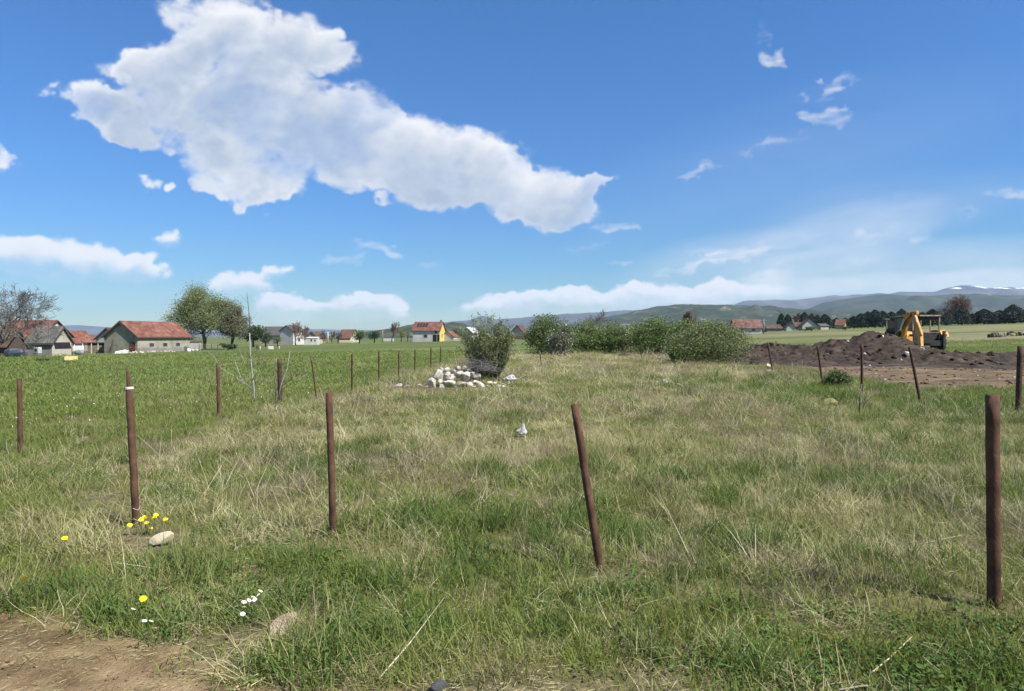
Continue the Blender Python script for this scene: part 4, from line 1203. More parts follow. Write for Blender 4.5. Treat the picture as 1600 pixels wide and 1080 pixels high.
bush('bush', ground_at(1113, 37.5), 6.0, 3.8, 2.75, 88, 'large grey green bush nearest the right hand posts', 'leaf_willow', 34000, .038, 30, 18, group=g_bush, stem_mat='bark_grey')
bush('bush', ground_at(1062, 36.5), 1.7, 1.4, 1.2, 89, 'small bush at the left foot of the large right bush', 'leaf_bush', 3500, .045, 10, 6, group=g_bush)
bush('bush', ground_at(1308, 21.5), .95, .8, .62, 90, 'small dark green bush between two rusty posts on the right', 'leaf_dark', 3500, .028, 10, 6, group=g_bush)


# airy willow-like shrub behind the stones
def airy_shrub(loc, w, h, seed, label):
    rs = np.random.default_rng(seed)
    t = empty('shrub', loc, 0, label, 'shrub')
    b = MB(); C = []
    for i in range(84):
        a = rs.random() * 6.283; r = math.sqrt(rs.random())
        e = Vector((math.cos(a) * r * w * .52, math.sin(a) * r * w * .45, h * (1.0 - .24 * r * r) * (.70 + .32 * rs.random())))
        s0 = Vector((math.cos(a) * r * .28, math.sin(a) * r * .25, -.05))
        m = s0.lerp(e, .5) + Vector((math.cos(a), math.sin(a), 0)) * (.16 * r)
        b.tube([s0, s0.lerp(m, .5) + Vector((rs.normal() * .03, 0, .02)), m, m.lerp(e, .55) + Vector((rs.normal() * .04, 0, 0)), e], [.017, .014, .011, .007, .003], 4)
        for k in range(9):
            f = .15 + .85 * rs.random(); q = s0.lerp(m, f * 2) if f < .5 else m.lerp(e, f * 2 - 1)
            tw = q + Vector((rs.normal() * .16, rs.normal() * .16, .12 + .22 * rs.random()))
            b.tube([q, tw], [.005, .002], 3, cap=False)
            for j in range(20):
                g = q.lerp(tw, rs.random() * 1.1); C.append((g.x + rs.normal() * .035, g.y + rs.normal() * .035, g.z + rs.normal() * .035))
    b.build('stems', M['bark_light'], t)
    C = np.array(C)
    leaves_obj('foliage', C, .025 * (.6 + .8 * rs.random(len(C))), M['leaf_airy'], t, rs, 1.5)
    return t


airy_shrub(ground_at(763, 23.2), 1.95, 2.25, 91, 'airy many stemmed shrub behind the pile of stones')

# ------------------------------------------------------------------ stone pile with brush on it
SPD = 20.3
sp0 = ground_at(716, SPD)
pile = empty('stone_pile', sp0, 0, 'pile of pale fieldstones in front of the airy shrub', 'stone pile')
PPM = F / SPD
stones = [  # px, py (centre), w, h in photo pixels, depth offset, pink
    (676, 602, 14, 20, 0), (688, 598, 11, 10, .1), (684, 588, 22, 18, .15), (697, 590, 14, 13, .2), (690, 579, 7, 9, .25), (699, 579, 12, 8, .3), (700, 586, 10, 8, .2), (709, 582, 9, 8, .3),
    (708, 590, 14, 8, .2), (718, 586, 12, 16, .2), (728, 589, 18, 18, .15), (705, 594, 16, 8, .1), (704, 603, 22, 15, .0), (719, 603, 20, 17, -.05, 1), (734, 604, 13, 13, 0), (750, 603, 20, 14, 0), (742, 598, 12, 6, .1),
    (738, 587, 14, 12, .35), (746, 590, 12, 10, .4), (766, 600, 12, 7, .1), (773, 600, 7, 4, .1), (762, 605, 10, 6, -.05), (780, 604, 9, 4, -.1), (690, 605, 12, 8, -.1), (712, 608, 12, 6, -.15), (667, 606, 8, 5, -.05),
    (726, 577, 10, 9, .45), (715, 577, 10, 8, .45), (733, 579, 11, 10, .5), (696, 600, 9, 8, .05), (741, 607, 9, 6, -.1), (757, 608, 10, 5, -.1), (786, 605, 6, 4, 0)]
rkm = [rock_mesh(400 + i, 2, 13, M['limestone'], jag=.055) for i in range(6)]
rkp = rock_mesh(420, 2, 10, M['limestone_pink'], jag=.04)
rs = np.random.default_rng(17)
for i, st in enumerate(stones):
    px_, py_, w_, h_, dy = st[:5]
    d_ = SPD + dy
    x = wx_of(px_, d_); z = wz_of(py_ - 1, d_)
    me = rkp if len(st) > 5 else rkm[i % 6]
    obj('stone', me, pile, (x - sp0.x, dy, z - sp0.z), (rs.normal() * .25, rs.normal() * .25, rs.random() * 6.28), (w_ / PPM * .60, max(w_, h_) / PPM * .5, h_ / PPM * .60))
br = MB()
for i in range(300):
    a = Vector((rs.normal() * .24, rs.normal() * .16, abs(rs.normal()) * .14))
    dv = Vector((rs.normal() * .42, rs.normal() * .25, rs.normal() * .10 + .02))
    br.tube([a - dv * .5, a + Vector((0, 0, .05)), a + dv * .5], [.006, .008, .003], 3, cap=False)
tag(br.build('brushwood', M['bark_grey'], None, loc=(wx_of(746, SPD + .6), SPD + .6, tz(wx_of(746, SPD + .6), SPD + .6) + .42)), 'dead grey brushwood heaped on the stones under the shrub', 'brushwood')


def single_rock(px, d, w, h, seed, mat, label, cat='stone', sink=.25, dp=None, sub=3, rot=None, name='stone', group=None):
    p = ground_at(px, d)
    me = rock_mesh(seed, sub, 9, mat, jag=.03)
    o = obj(name, me, None, (p.x, p.y, p.z + h * (.5 - sink)), rot or (0, 0, seed % 6), (w / 2, (dp or w * .7) / 2, h / 2))
    return tag(o, label, cat, group)


single_rock(256, 5.25, .23, .105, 500, M['stone_cream'], 'flat cream stone at the foot of the post with yellow flowers', rot=(.1, -.22, .2), dp=.13, sink=.02)
single_rock(438, 3.74, .11, .085, 503, M['bleached'], 'bleached weathered lump at the edge of the grass near the daisies', 'stump', rot=(R(6), R(8), R(-8)), dp=.38, sink=.12, name='stump')
single_rock(686, 3.05, .085, .06, 505, M['stone_dark'], 'small dark grey stone at the bottom edge of the view', rot=(0, .2, .6), dp=.06, sink=.0)
single_rock(1298, 15.2, .34, .26, 507, M['stone_moss'], 'yellowish mossy stone in dry grass on the right', sink=.05)
single_rock(1202, 30, .42, .34, 509, M['stone_cream'], 'pale boulder in the grass near the right hand posts', sink=-.1)
single_rock(1204, 28.3, .5, .16, 511, M['limestone'], 'flat pale stone in front of the pale boulder', sink=-.2)
single_rock(624, 20.2, .30, .20, 513, M['limestone'], 'lone pale stone left of the stone pile', sink=0)
single_rock(636, 20.4, .30, .10, 515, M['limestone'], 'flat pale stone between the lone stone and the pile', sink=-.15)
single_rock(656, 20.4, .28, .10, 516, M['limestone'], 'flat stone just left of the pile', sink=-.15)
single_rock(1037, 21.5, .20, .14, 517, M['limestone'], 'small white stone in the grass right of the middle', sink=-.4)
single_rock(1041, 20.5, .24, .14, 519, M['stone_cream'], 'small grey stone just below the small white one', sink=-.3)
single_rock(1060, 19.5, .28, .14, 521, M['limestone'], 'flat small stone, lowest of the three right of the middle', sink=-.3)


def scrap(name, px, d, w, h, seed, label, cat):
    """crumpled plastic film"""
    rs = np.random.default_rng(seed)
    bm = bmesh.new(); bmesh.ops.create_icosphere(bm, subdivisions=3, radius=1)
    V = np.array([v.co[:] for v in bm.verts])
    k = rs.normal(size=(7, 3)) * 2.6; ph = rs.random(7) * 6.28
    fold = np.abs(np.sin(V @ k.T + ph)).mean(1) - .6                 # sharp creases
    V = V * (1 + .95 * fold)[:, None]
    ear = np.clip(V[:, 2] - .15, 0, None) * np.exp(-((V[:, 0] - .25) / .38) ** 2)
    V[:, 2] = V[:, 2] * .62 + ear * 1.1; V[:, 0] = V[:, 0] + ear * .25
    lo = V[:, 2].min(); V[:, 2] = (V[:, 2] - lo) / (V[:, 2].max() - lo)
    for v, c in zip(bm.verts, V): v.co = (c[0] * w / 2, c[1] * w * .36, c[2] * h)
    me = bpy.data.meshes.new(name); bm.to_mesh(me); bm.free(); me.materials.append(M['plastic_white'])
    p = ground_at(px, d)
    return tag(obj(name, me, None, (p.x, p.y, p.z + .02)), label, cat)


scrap('plastic_bag', 815, 10.2, .15, .20, 601, 'crumpled white plastic bag caught in the grass', 'plastic bag')
scrap('plastic_sheet', 797, 22.5, .42, .24, 603, 'white scrap of plastic right of the airy shrub', 'plastic sheet')
scrap('plastic_scrap', 794, 21.2, .12, .13, 605, 'tiny white scrap just below the larger plastic scrap', 'plastic scrap')
# ------------------------------------------------------------------ heap of dug soil
def heap_h(x, y):
    h = 0
    for (cx, cyy, sx, sy, a) in ((22.9, 41.2, 2.3, 2.9, 1.42), (28.0, 39.8, 3.0, 2.0, .30), (20.0, 42.0, 2.3, 2.4, .80), (16.6, 42.8, 2.6, 1.7, .66), (31.0, 39.2, 2.6, 1.6, .24), (34.0, 38.6, 2.4, 1.4, .2), (22.5, 36.0, 4.6, 4.0, .48), (16.5, 37.5, 3.6, 3.6, .40), (28, 36, 4, 3, .15), (15.0, 42.0, 1.8, 1.6, .42)):
        h = h + a * np.exp(-((x - cx) / sx) ** 2 - ((y - cyy) / sy) ** 2)
    w = sst(.04, .5, h)
    n = (fbm(x * .8 + 4, y * .8, 4) - .5) * .5 + (fbm(x * 2.1, y * 2.1 + 9, 5, .65) - .5) * .55
    return h + n * w - .10


def build_heap():
    nx, ny = 300, 190
    X, Y = np.meshgrid(np.linspace(9.8, 38, nx), np.linspace(27.5, 47, ny))
    Hh = heap_h(X, Y)
    V = np.stack([X, Y, terrain(X, Y) + Hh], -1).reshape(-1, 3)
    idx = np.arange(nx * ny).reshape(ny, nx)
    k = Hh > -.06
    keep = k[:-1, :-1] | k[1:, 1:] | k[:-1, 1:] | k[1:, :-1]
    q = np.stack([idx[:-1, :-1], idx[:-1, 1:], idx[1:, 1:], idx[1:, :-1]], -1)[keep]
    used = np.unique(q); rm = np.full(nx * ny, -1); rm[used] = np.arange(len(used))
    t = empty('soil_heap', (23.4, 41, tz(23.4, 41)), 0, 'long dark heap of freshly dug soil in front of the yellow digger', 'soil heap')
    o = obj('heap', mesh_np('heap', V[used] - np.array([23.4, 41, tz(23.4, 41)]), rm[q].ravel(), np.full(len(q), 4), M['soil'], True), t)
    # clods
    rs = np.random.default_rng(77)
    ms = []
    for i in range(3):
        me = rock_mesh(710 + i, 1, 6, None); a = np.zeros(len(me.vertices) * 3); me.vertices.foreach_get('co', a)
        ms.append((a.reshape(-1, 3), np.array([p.vertices[:] for p in me.polygons]))); bpy.data.meshes.remove(me)
    Vs, Fs = [], []; b = 0; n = 0
    while n < 520:
        x, y = 10.5 + rs.random() * 26, 29 + rs.random() * 17
        hh = float(heap_h(x, y))
        if hh < -.05 or rs.random() > .25 + .75 * float(sst(-.05, .5, hh)): continue
        v, f = ms[n % 3]
        s = .035 + .12 * rs.random() ** 3
        a = rs.random() * 6.28; c, sn = math.cos(a), math.sin(a)
        vv = v * np.array([s * 1.3, s, s * .75]); vv = np.stack([vv[:, 0] * c - vv[:, 1] * sn, vv[:, 0] * sn + vv[:, 1] * c, vv[:, 2]], -1)
        Vs.append(vv + np.array([x - 23.4, y - 41, tz(x, y) + hh + s * .3 - tz(23.4, 41)])); Fs.append(f + b); b += len(v); n += 1
    tag(obj('clods', mesh_np('clods', np.concatenate(Vs), np.concatenate(Fs).ravel(), np.full(sum(len(f) for f in Fs), 3), M['soil']), t), kind='stuff')
    # pale stones
    spots = [(1474, 561, 39.3), (1417, 578, 35.5), (1407, 583, 34.8), (1351, 556, 37.5), (1378, 533, 40.5), (1325, 545, 41.5), (1264, 546, 42.4), (1440, 552, 38.5), (1390, 570, 36.0), (1500, 572, 37.6)]
    for i, (px, py, d) in enumerate(spots):
        x = wx_of(px, d); s = .12 + .13 * rs.random()
        o = obj('stone', rock_mesh(730 + i, 2, 8, M['limestone'], jag=.04), None, (x, d, tz(x, d) + float(heap_h(x, d)) + s * .15), tuple(rs.random(3) * 2), (s, s * .8, s * .7))
        tag(o, 'small pale stone stuck in the dark soil heap', 'stone', 'pale stones on the soil heap')


build_heap()

# pebbles and crumbs over the levelled soil and the track: nobody could count them
def crumbs(name, n, xr, yr, maskf, smin, smax, mat, seed, zoff=lambda x, y: 0):
    rs = np.random.default_rng(seed)
    base = rock_mesh(seed, 1, 6, None); a = np.zeros(len(base.vertices) * 3); base.vertices.foreach_get('co', a)
    a = a.reshape(-1, 3); f = np.array([p.vertices[:] for p in base.polygons]); bpy.data.meshes.remove(base)
    x = xr[0] + rs.random(n * 4) * (xr[1] - xr[0]); y = yr[0] + rs.random(n * 4) * (yr[1] - yr[0])
    k = np.where(maskf(x, y) > .7)[0][:n]; x = x[k]; y = y[k]; n = len(x)
    s = smin + (smax - smin) * rs.random(n) ** 4; an = rs.random(n) * 6.28
    v = a[None] * (s[:, None, None] * np.array([1.3, 1, .7]))
    c, sn = np.cos(an)[:, None], np.sin(an)[:, None]
    v = np.stack([v[..., 0] * c - v[..., 1] * sn + x[:, None], v[..., 0] * sn + v[..., 1] * c + y[:, None], v[..., 2] + (zoff(x, y) + s * .25)[:, None]], -1)
    F_ = (f[None] + (np.arange(n) * len(a))[:, None, None]).reshape(-1, 3)
    tag(obj(name, mesh_np(name, v.reshape(-1, 3), F_.ravel(), np.full(len(F_), 3), mat)), kind='stuff')


crumbs('soil_clods', 3800, (11, 45), (18, 46), soil_mask, .015, .09, M['soil_flat'], 801, soil_z)
crumbs('pebbles', 700, (-5, 1), (2.2, 5), path_mask, .0015, .007, M['pebble'], 803, track_z)
crumbs('earth_crumbs', 5000, (-5, 1), (2.2, 5), path_mask, .0015, .010, M['track'], 807, track_z)
crumbs('pale_gravel', 500, (11, 45), (18, 40), soil_mask, .012, .07, M['limestone'], 805, soil_z)

# ------------------------------------------------------------------ rusty fence posts
g_post = 'rusty fence posts round the plot'


def post(bx, tx, tpy, d, r, label, mat='rust', depth=0, kind='pipe'):
    """pipe post: foot at pixel column bx, head at column tx and row tpy, both at distance d; open at the top"""
    p = ground_at(bx, d)
    top = Vector((wx_of(tx, d), d, wz_of(tpy, d))) - p
    top.y += depth
    dirv = top.normalized()
    foot = dirv * -.35
    b = MB(); n = 16
    zs = np.linspace(0, 1, 9); wob = np.random.default_rng(int(bx)).normal(size=(9, 2)) * r * .035
    b.tube([foot] + [top * float(z) + Vector((wob[i, 0], wob[i, 1], 0)) * (0 if i in (0, 8) else 1) for i, z in enumerate(zs)], [r] * 10, n, cap=False)
    b.tube([top, top - dirv * .25], [r * .86, r * .86], n, cap=False)
    o = len(b.v)
    for k in range(n):
        b.f.append((9 * n + k, 9 * n + (k + 1) % n, 10 * n + (k + 1) % n, 10 * n + k))
    b.f.append(tuple(range(11 * n, 12 * n)))
    t = obj('post', mesh_from('post', b.v, b.f, M[mat], True), None, p)
    for i in (0,):
        t.data.polygons[-1].use_smooth = False
    return tag(t, label, 'fence post', g_post), top, dirv


post(1553.5, 1550.5, 617, 3.95, .0365, 'thickest rusty post, nearest the camera at the right')
post(938, 898, 632, 4.72, .0285, 'rusty pipe post leaning left in the middle of the field')
post(521, 514, 614, 5.5, .028, 'upright rusty pipe post left of the middle')
pt4, tp4, dr4 = post(213, 202, 606, 5.75, .030, 'rusty post rising behind the yellow dandelions')
cap = MB().tube([tp4 - dr4 * .012, tp4 + dr4 * .006], [.034, .034], 12).build('pale_band', M['wire'], pt4)
wl = MB()
for z in (.07, .16):
    q = dr4 * z
    ring = [q + Vector((math.cos(a) * .033, math.sin(a) * .033, .01 * math.sin(a * 3))) for a in np.linspace(0, 6.28, 13)]
    wl.tube(ring, .0015, 4)
wl.build('wire_loop', M['wire'], pt4)
post(206, 200, 580, 8.5, .0225, 'thin rusty post just behind the one with dandelions')
post(31.5, 30.5, 592, 9.3, .031, 'rusty post at the far left of the front row')
post(341.5, 340.5, 568, 13, .031, 'rusty post left of the pale sapling')
post(438, 436.5, 561, 15.5, .05, 'dull weathered post right of the pale sapling', 'rust2')
post(495, 486, 556, 17, .022, 'thin rusty post leaning left beyond the dry weeds')
post(550, 550, 553, 18.5, .026, 'upright rusty post, second in the far left row', 'rust2')
post(592, 592, 549, 21.5, .026, 'upright rusty post, third in the far left row', 'rust2')
post(623, 623, 548, 24.5, .026, 'upright rusty post, fourth in the far left row', 'rust2')
post(648, 648.5, 546, 28, .028, 'upright rusty post, fifth in the far left row', 'rust2')
post(673, 673.5, 543, 32, .030, 'sixth post of the far left row, above the stone pile', 'rust2')
post(688, 688.5, 542, 36, .030, 'farthest post of the left row, beside the airy shrub', 'rust2')
post(1590, 1594.5, 541, 13.5, .052, 'tall rusty post at the right edge beyond the thick one', 'rust2')
post(1439, 1421, 542, 15.7, .032, 'slim rusty post leaning left before the soil heap', 'rust2')
post(1347, 1346.5, 537, 18.5, .036, 'upright slim rusty post before the soil heap', 'rust2')
post(1285.5, 1277.5, 540, 22, .034, 'slim post leaning left beside the small dark green bush', 'rust2')
post(1208, 1199.5, 535, 28, .036, 'farthest right post, by the large grey green bush', 'rust2')
post(1003, 1001, 548, 44, .03, 'tiny thin post in front of the thicket', 'rust2')
post(846, 844, 553, 36, .028, 'tiny thin post in front of the flowering shrub', 'rust2')

# ------------------------------------------------------------------ saplings
def sapling(px, d, pts, branches, label, mat_low='birch'):
    """pts: (px, py, radius) along the stem; branches likewise"""
    p = ground_at(px, d)
    rs = np.random.default_rng(int(px))

    def P(a, b): return Vector((wx_of(a, d), d + rs.normal() * .05, wz_of(b, d))) - p
    t = empty('sapling', p, 0, label, 'sapling', 'bare saplings by the left row of posts')
    b = MB(); w = [P(a, c) for a, c, r in pts]; w[0].z = -.1
    b.tube(w, [q[2] for q in pts], 7)
    b.build('stem', M[mat_low], t, True)
    for br_ in branches:
        c = MB(); w = [P(a, e) for a, e, r in br_[:-1]]
        c.tube(w, [q[2] for q in br_[:-1]], 5)
        for i in range(5):
            k = rs.integers(1, len(w)); q = w[k - 1].lerp(w[k], rs.random())
            c.tube([q, q + Vector((rs.normal() * .12, rs.normal() * .1, .1 + .15 * rs.random()))], [.004, .002], 3)
        c.build('branch', M[br_[-1]], t, True)
    return t


sapling(396, 15.6, [(397, 640, .026), (396, 610, .024), (394, 580, .021), (391, 550, .018), (390, 520, .013)],
        [[(390, 522, .013), (389, 490, .011), (386.5, 456, .005), 'bark_grey'], [(393, 607, .011), (378, 592, .010), (367, 562, .006), 'birch'], [(392, 607, .010), (365, 588, .008), (346, 575, .006), (330, 553, .004), 'birch'],
         [(392, 560, .008), (404, 545, .006), (414, 520, .004), 'bark_grey'], [(395, 595, .008), (404, 580, .006), (418, 548, .004), 'bark_grey'], [(393, 575, .006), (384, 562, .005), (374, 545, .003), 'birch']],
        'tall pale barked sapling with a thin dark leader')
sapling(432, 15.2, [(430, 640, .014), (432, 600, .011), (428, 570, .008), (429, 553, .004)], [[(431, 610, .007), (445, 595, .006), (452, 568, .003), 'bark_grey'], [(431, 618, .006), (420, 600, .005), (408, 590, .003), 'bark_grey']],
        'small bare sapling beside the dull weathered post', 'bark_grey')
sapling(444, 14.6, [(431, 622, .012), (442, 600, .010), (450, 575, .008), (452, 548, .004)], [[(436, 612, .007), (462, 595, .006), (480, 585, .003), 'birch'], [(440, 604, .006), (470, 582, .005), (492, 545, .003), 'bark_grey']],
        'spreading thin sapling leaning right toward the leaning post', 'birch')
sapling(630, 19.0, [(630, 622, .012), (629, 600, .010), (630, 575, .005)], [[(629, 605, .006), (634, 590, .004), (636, 580, .003), 'bark_grey']], 'single dark bare shoot before the lone pale stone', 'bark_grey')
sapling(1345, 13.2, [(1346, 655, .016), (1343, 625, .013), (1345, 600, .007)], [[(1344, 635, .006), (1352, 622, .005), (1358, 612, .003), 'bark_grey']], 'dark bare shoot in dry grass below the upright slim post', 'bark_grey')

# ------------------------------------------------------------------ digger (backhoe loader) behind the heap
def beam(b, pts, sec, side):
    """box-section beam through pts; sec = (width, height) at each point; side = width direction"""
    pts = [Vector(p) for p in pts]; side = Vector(side).normalized(); vs = []
    for i, p in enumerate(pts):
        t = (pts[min(i + 1, len(pts) - 1)] - pts[max(i - 1, 0)]).normalized()
        s = (side - side.dot(t) * t).normalized(); u = s.cross(t)
        w, h = sec[i]
        vs += [p + s * w / 2 + u * h / 2, p - s * w / 2 + u * h / 2, p - s * w / 2 - u * h / 2, p + s * w / 2 - u * h / 2]
    fs = [(0, 1, 2, 3), tuple(range(len(vs) - 4, len(vs)))]
    for i in range(len(pts) - 1):
        for k in range(4):
            fs.append((i * 4 + k, i * 4 + (k + 1) % 4, i * 4 + 4 + (k + 1) % 4, i * 4 + 4 + k))
    return b.add(vs, fs)


def wheel(parent, x, y, r, w, name='wheel'):
    o = obj(name, None, parent, (x, y, r)) if False else None
    b = MB()
    n = 28
    prof = [(-w / 2, r * .62), (-w / 2, r * .90), (-w * .38, r * .97), (w * .38, r * .97), (w / 2, r * .90), (w / 2, r * .62)]
    vs = []; fs = []
    for i in range(n):
        a = 2 * math.pi * i / n
        for (xx, rr) in prof: vs.append((xx, math.cos(a) * rr, math.sin(a) * rr))
    m = len(prof)
    for i in range(n):
        for k in range(m):
            fs.append((i * m + k, i * m + (k + 1) % m, ((i + 1) % n) * m + (k + 1) % m, ((i + 1) % n) * m + k))
    b.add(vs, fs)
    for i in range(16):                       # lugs
        a = 2 * math.pi * i / 16
        for s in (-1, 1):
            a2 = a + s * .1
            c, sn = math.cos(a2), math.sin(a2)
            q = len(b.v)
            b.box(0.02 * s if s > 0 else -w * .5, w * .5 if s > 0 else -.02, -r * .05, r * .05, r * .955, r * 1.02)
            b.xform(Matrix.Rotation(a2, 4, 'X'), q)
    ty = b.build('tyre', M['rubber'], parent, False, loc=(x, y, r))
    rim = MB().tube([(-w * .3, 0, 0), (w * .3, 0, 0)], r * .63, 20).build('rim', M['machine_yellow'], ty)
    MB().tube([(-w * .36, 0, 0), (w * .36, 0, 0)], r * .2, 10).build('hub', M['machine_dark'], ty)
    return ty


def build_digger():
    X0, Y0 = 31.2, 50.0
    g = tz(X0, Y0)
    t = empty('digger', (X0, Y0, g), R(-4), 'worn yellow backhoe digger with folded arm and dark cab behind the soil heap', 'digger')
    wheels = []
    for sx in (-1, 1):
        wheel(t, sx * 1.22, .95, .76, .46, 'wheel')
        wheel(t, sx * 1.0, 4.3, .50, .34, 'wheel')
    b = MB().box(-.5, .5, .1, 5.0, .55, 1.05); b.box(-1.0, 1.0, .8, 1.1, .65, .85); b.box(-.85, .85, 4.2, 4.4, .42, .58)
    b.build('chassis', M['machine_dark'], t)
    MB().prism([(2.95, 1.05), (5.0, 1.05), (5.0, 1.55), (4.8, 1.78), (2.95, 1.95)], 'x', -.52, .52).build('engine_hood', M['machine_dark'], t, bevel=.03)
    b = MB()
    for z in np.linspace(1.15, 1.5, 6): b.box(-.4, .4, 5.0, 5.03, z, z + .03)
    b.build('grille', M['machine_dark'], t)
    # cab
    W, y0, y1, zb, zt = .95, .28, 2.85, 1.05, 2.72
    MB().box(-W, W, y0, y1, zb - .05, zb + .0).build('cab_floor', M['machine_dark'], t)
    MB().box(-W - .06, W + .08, y0 - .12, y1 + .1, zt, zt + .13).build('cab_roof', M['machine_frame'], t, bevel=.04)
    MB().box(-W + .02, W - .02, y0, y1, zt - .22, zt - .003).build('roof_lining', M['machine_dark'], t)
    for (x, y, w) in ((-W, y0, .09), (W, y0, .09), (-W, y1, .09), (W, y1, .09), (-W, 1.5, .07), (W, 1.5, .07)):
        MB().box(x - w / 2, x + w / 2, y - w / 2, y + w / 2, zb, zt).build('cab_pillar', M['machine_frame'], t)
    MB().box(-W + .05, W - .05, y0 - .04, y0 + .04, 1.50, 1.58).build('cross_bar', M['machine_frame'], t)
    MB().box(-W + .05, W - .05, y0 - .02, y0 + .02, zb, 1.497).build('rear_panel', M['machine_dark'], t)
    for (a_, b_) in ((y0 + .05, 1.46), (1.54, y1 - .05)):
        MB().box(-W - .012, -W + .012, a_, b_, 1.45, zt - .05).build('side_window', M['cabglass'], t)
        MB().box(-W - .02, -W + .02, a_, b_, zb, 1.447).build('side_panel', M['machine_dark'], t)
        MB().box(W - .02, W + .02, a_, b_, zb, 1.447).build('side_panel', M['machine_dark'], t)
    MB().box(-.32, .32, 1.25, 1.8, zb, 1.55).build('seat', M['machine_dark'], t, bevel=.05)
    MB().box(-.3, .3, 1.85, 1.97, 1.5, 2.15).build('seat_back', M['machine_dark'], t, bevel=.04)
    st_ = MB().tube([(0, 2.6, zb), (0, 2.42, 1.85)], .03, 6); st_.tube([Vector((math.cos(a) * .2, 2.42 + math.sin(a) * .06, 1.85 + math.sin(a) * .18)) for a in np.linspace(0, 6.28, 13)], .02, 5)
    st_.build('steering_wheel', M['machine_dark'], t)
    # fenders
    for sx in (-1, 1):
        f = MB(); a0 = [(-.05, 1.22), (.15, 1.55), (.6, 1.72), (1.3, 1.72), (1.75, 1.5), (1.75, 1.42), (1.3, 1.64), (.6, 1.64), (.2, 1.48), (0, 1.2)]
        f.prism(a0, 'x', sx * .98, sx * 1.5); f.build('fender', M['machine_yellow'], t)
        tl = MB().box(sx * 1.2 - .12, sx * 1.2 + .12, -.1, .0, 1.28, 1.40).build('tail_lamp', M['door_red'], t)
        s = MB().box(sx * 1.08 - .08, sx * 1.08 + .08, -.2, -.03, .35, 1.65)
        s.build('stabiliser_leg', M['machine_dark'], t)
        MB().box(sx * 1.08 - .22, sx * 1.08 + .22, -.3, .08, .0, .08).build('stabiliser_foot', M['machine_dark'], t)
        # loader arms in front
        l = MB(); beam(l, [(sx * .72, 3.0, 1.85), (sx * .72, 4.6, 1.75), (sx * .72, 5.5, 1.0), (sx * .72, 5.9, .55)], [(.12, .24), (.12, .28), (.12, .22), (.1, .18)], (1, 0, 0))
        l.build('loader_arm', M['machine_dark'], t)
    MB().prism([(5.85, .15), (6.7, .1), (6.75, .18), (6.1, .35), (6.0, .95), (5.9, 1.0)], 'x', -1.15, 1.15).build('loader_bucket', M['machine_dark'], t)
    MB().tube([(-.45, 3.6, 1.8), (-.45, 3.6, 2.75)], .05, 8).build('exhaust', M['machine_dark'], t)
    # tall front guard with a cross piece at the far left of the silhouette
    gd = MB().box(-.86, -.78, 4.55, 4.65, 1.0, 2.62); gd.box(-1.05, -.62, 4.5, 4.7, 2.62, 2.68)
    gd.build('front_guard', M['machine_frame'], t)
    MB().box(-.74, .72, 4.52, 4.6, 1.8, 2.5).build('front_screen', M['cabglass'], t)
    rf = MB().box(-1.15, 1.15, -.1, .1, .55, .95); rf.box(-1.15, -1.0, -.1, .1, .3, 1.4); rf.box(1.0, 1.15, -.1, .1, .3, 1.4)
    rf.build('rear_frame', M['machine_dark'], t)

    # the arm, in the machine's own axes (slewed to its left)
    Mi = (Matrix.Translation((X0, Y0, g)) @ Matrix.Rotation(R(-4), 4, 'Z')).inverted()

    def Q(px, py, d): return Mi @ Vector((wx_of(px, d), d, wz_of(py, d)))
    side = Vector((1, .35, 0))
    foot, mid, top, knee = Q(1412, 527, 49.2), Q(1415, 507, 48.9), Q(1424.5, 491, 48.4), Q(1434, 490, 48.0)
    b = MB(); beam(b, [foot, mid, top, knee], [(.24, .26), (.28, .38), (.30, .54), (.28, .38)], side)
    boom = b.build('boom', M['machine_yellow'], t, bevel=.03)
    MB().box(-.28, .28, -.3, .3, -.35, .3).build('swing_post', M['machine_yellow'], t, loc=(foot.x + .25, foot.y + .15, foot.z - .25), rot=(0, 0, R(20)))
    MB().box(-1.2, .5, -.14, -.0, -.12, .12).build('slide_rail', M['machine_dark'], t, loc=(-.2, -.2, .85))
    k2, d1, end = Q(1429, 494, 47.8), Q(1437, 523, 46.9), Q(1439, 543, 46.3)
    b = MB(); beam(b, [k2, Q(1432, 506, 47.4), d1, end], [(.20, .26), (.24, .34), (.26, .40), (.22, .26)], side)
    b.build('dipper', M['machine_yellow'], t, bevel=.025)
    c1 = MB().tube([Q(1409, 514, 48.9), Q(1412, 504, 48.7)], .085, 10).build('boom_cylinder', M['machine_dark'], t)
    MB().tube([Q(1406.5, 517, 48.8), Q(1412.5, 499, 48.3)], .06, 8).build('piston_rod', M['chrome'], t)
    MB().tube([Q(1413, 498, 48.3), Q(1420, 488, 48.1)], .085, 10).build('dipper_cylinder', M['machine_yellow'], t)
    MB().tube([Q(1431, 496, 47.3), Q(1433, 505, 47.0)], .05, 8).build('piston_rod', M['chrome'], t)
    MB().tube([Q(1433, 504, 47.0), Q(1440, 524, 46.6)], .085, 10).build('bucket_cylinder', M['machine_yellow'], t)
    hz_ = MB()
    for k in range(3):
        hz_.tube([mid + Vector((-.2, -.25, .1 * k)), top + Vector((-.15, -.36, .12 - .1 * k)), top + Vector((.15, -.38, -.1 * k)), knee + Vector((0, -.3, -.1 - .05 * k))], .022, 5)
    hz_.build('hoses', M['machine_dark'], boom)
    e = end
    bk = MB().prism([(-.55, -.1), (-.5, .25), (-.1, .38), (.3, .15), (.35, -.25), (.2, -.55), (.12, -.5), (.22, -.22), (.15, .05), (-.1, .22), (-.4, .12), (-.45, -.1)], 'x', -.35, .35)
    bk.build('bucket', M['machine_dark'], t, loc=(e.x, e.y + .1, e.z - .25), rot=(0, 0, R(20)))


build_digger()

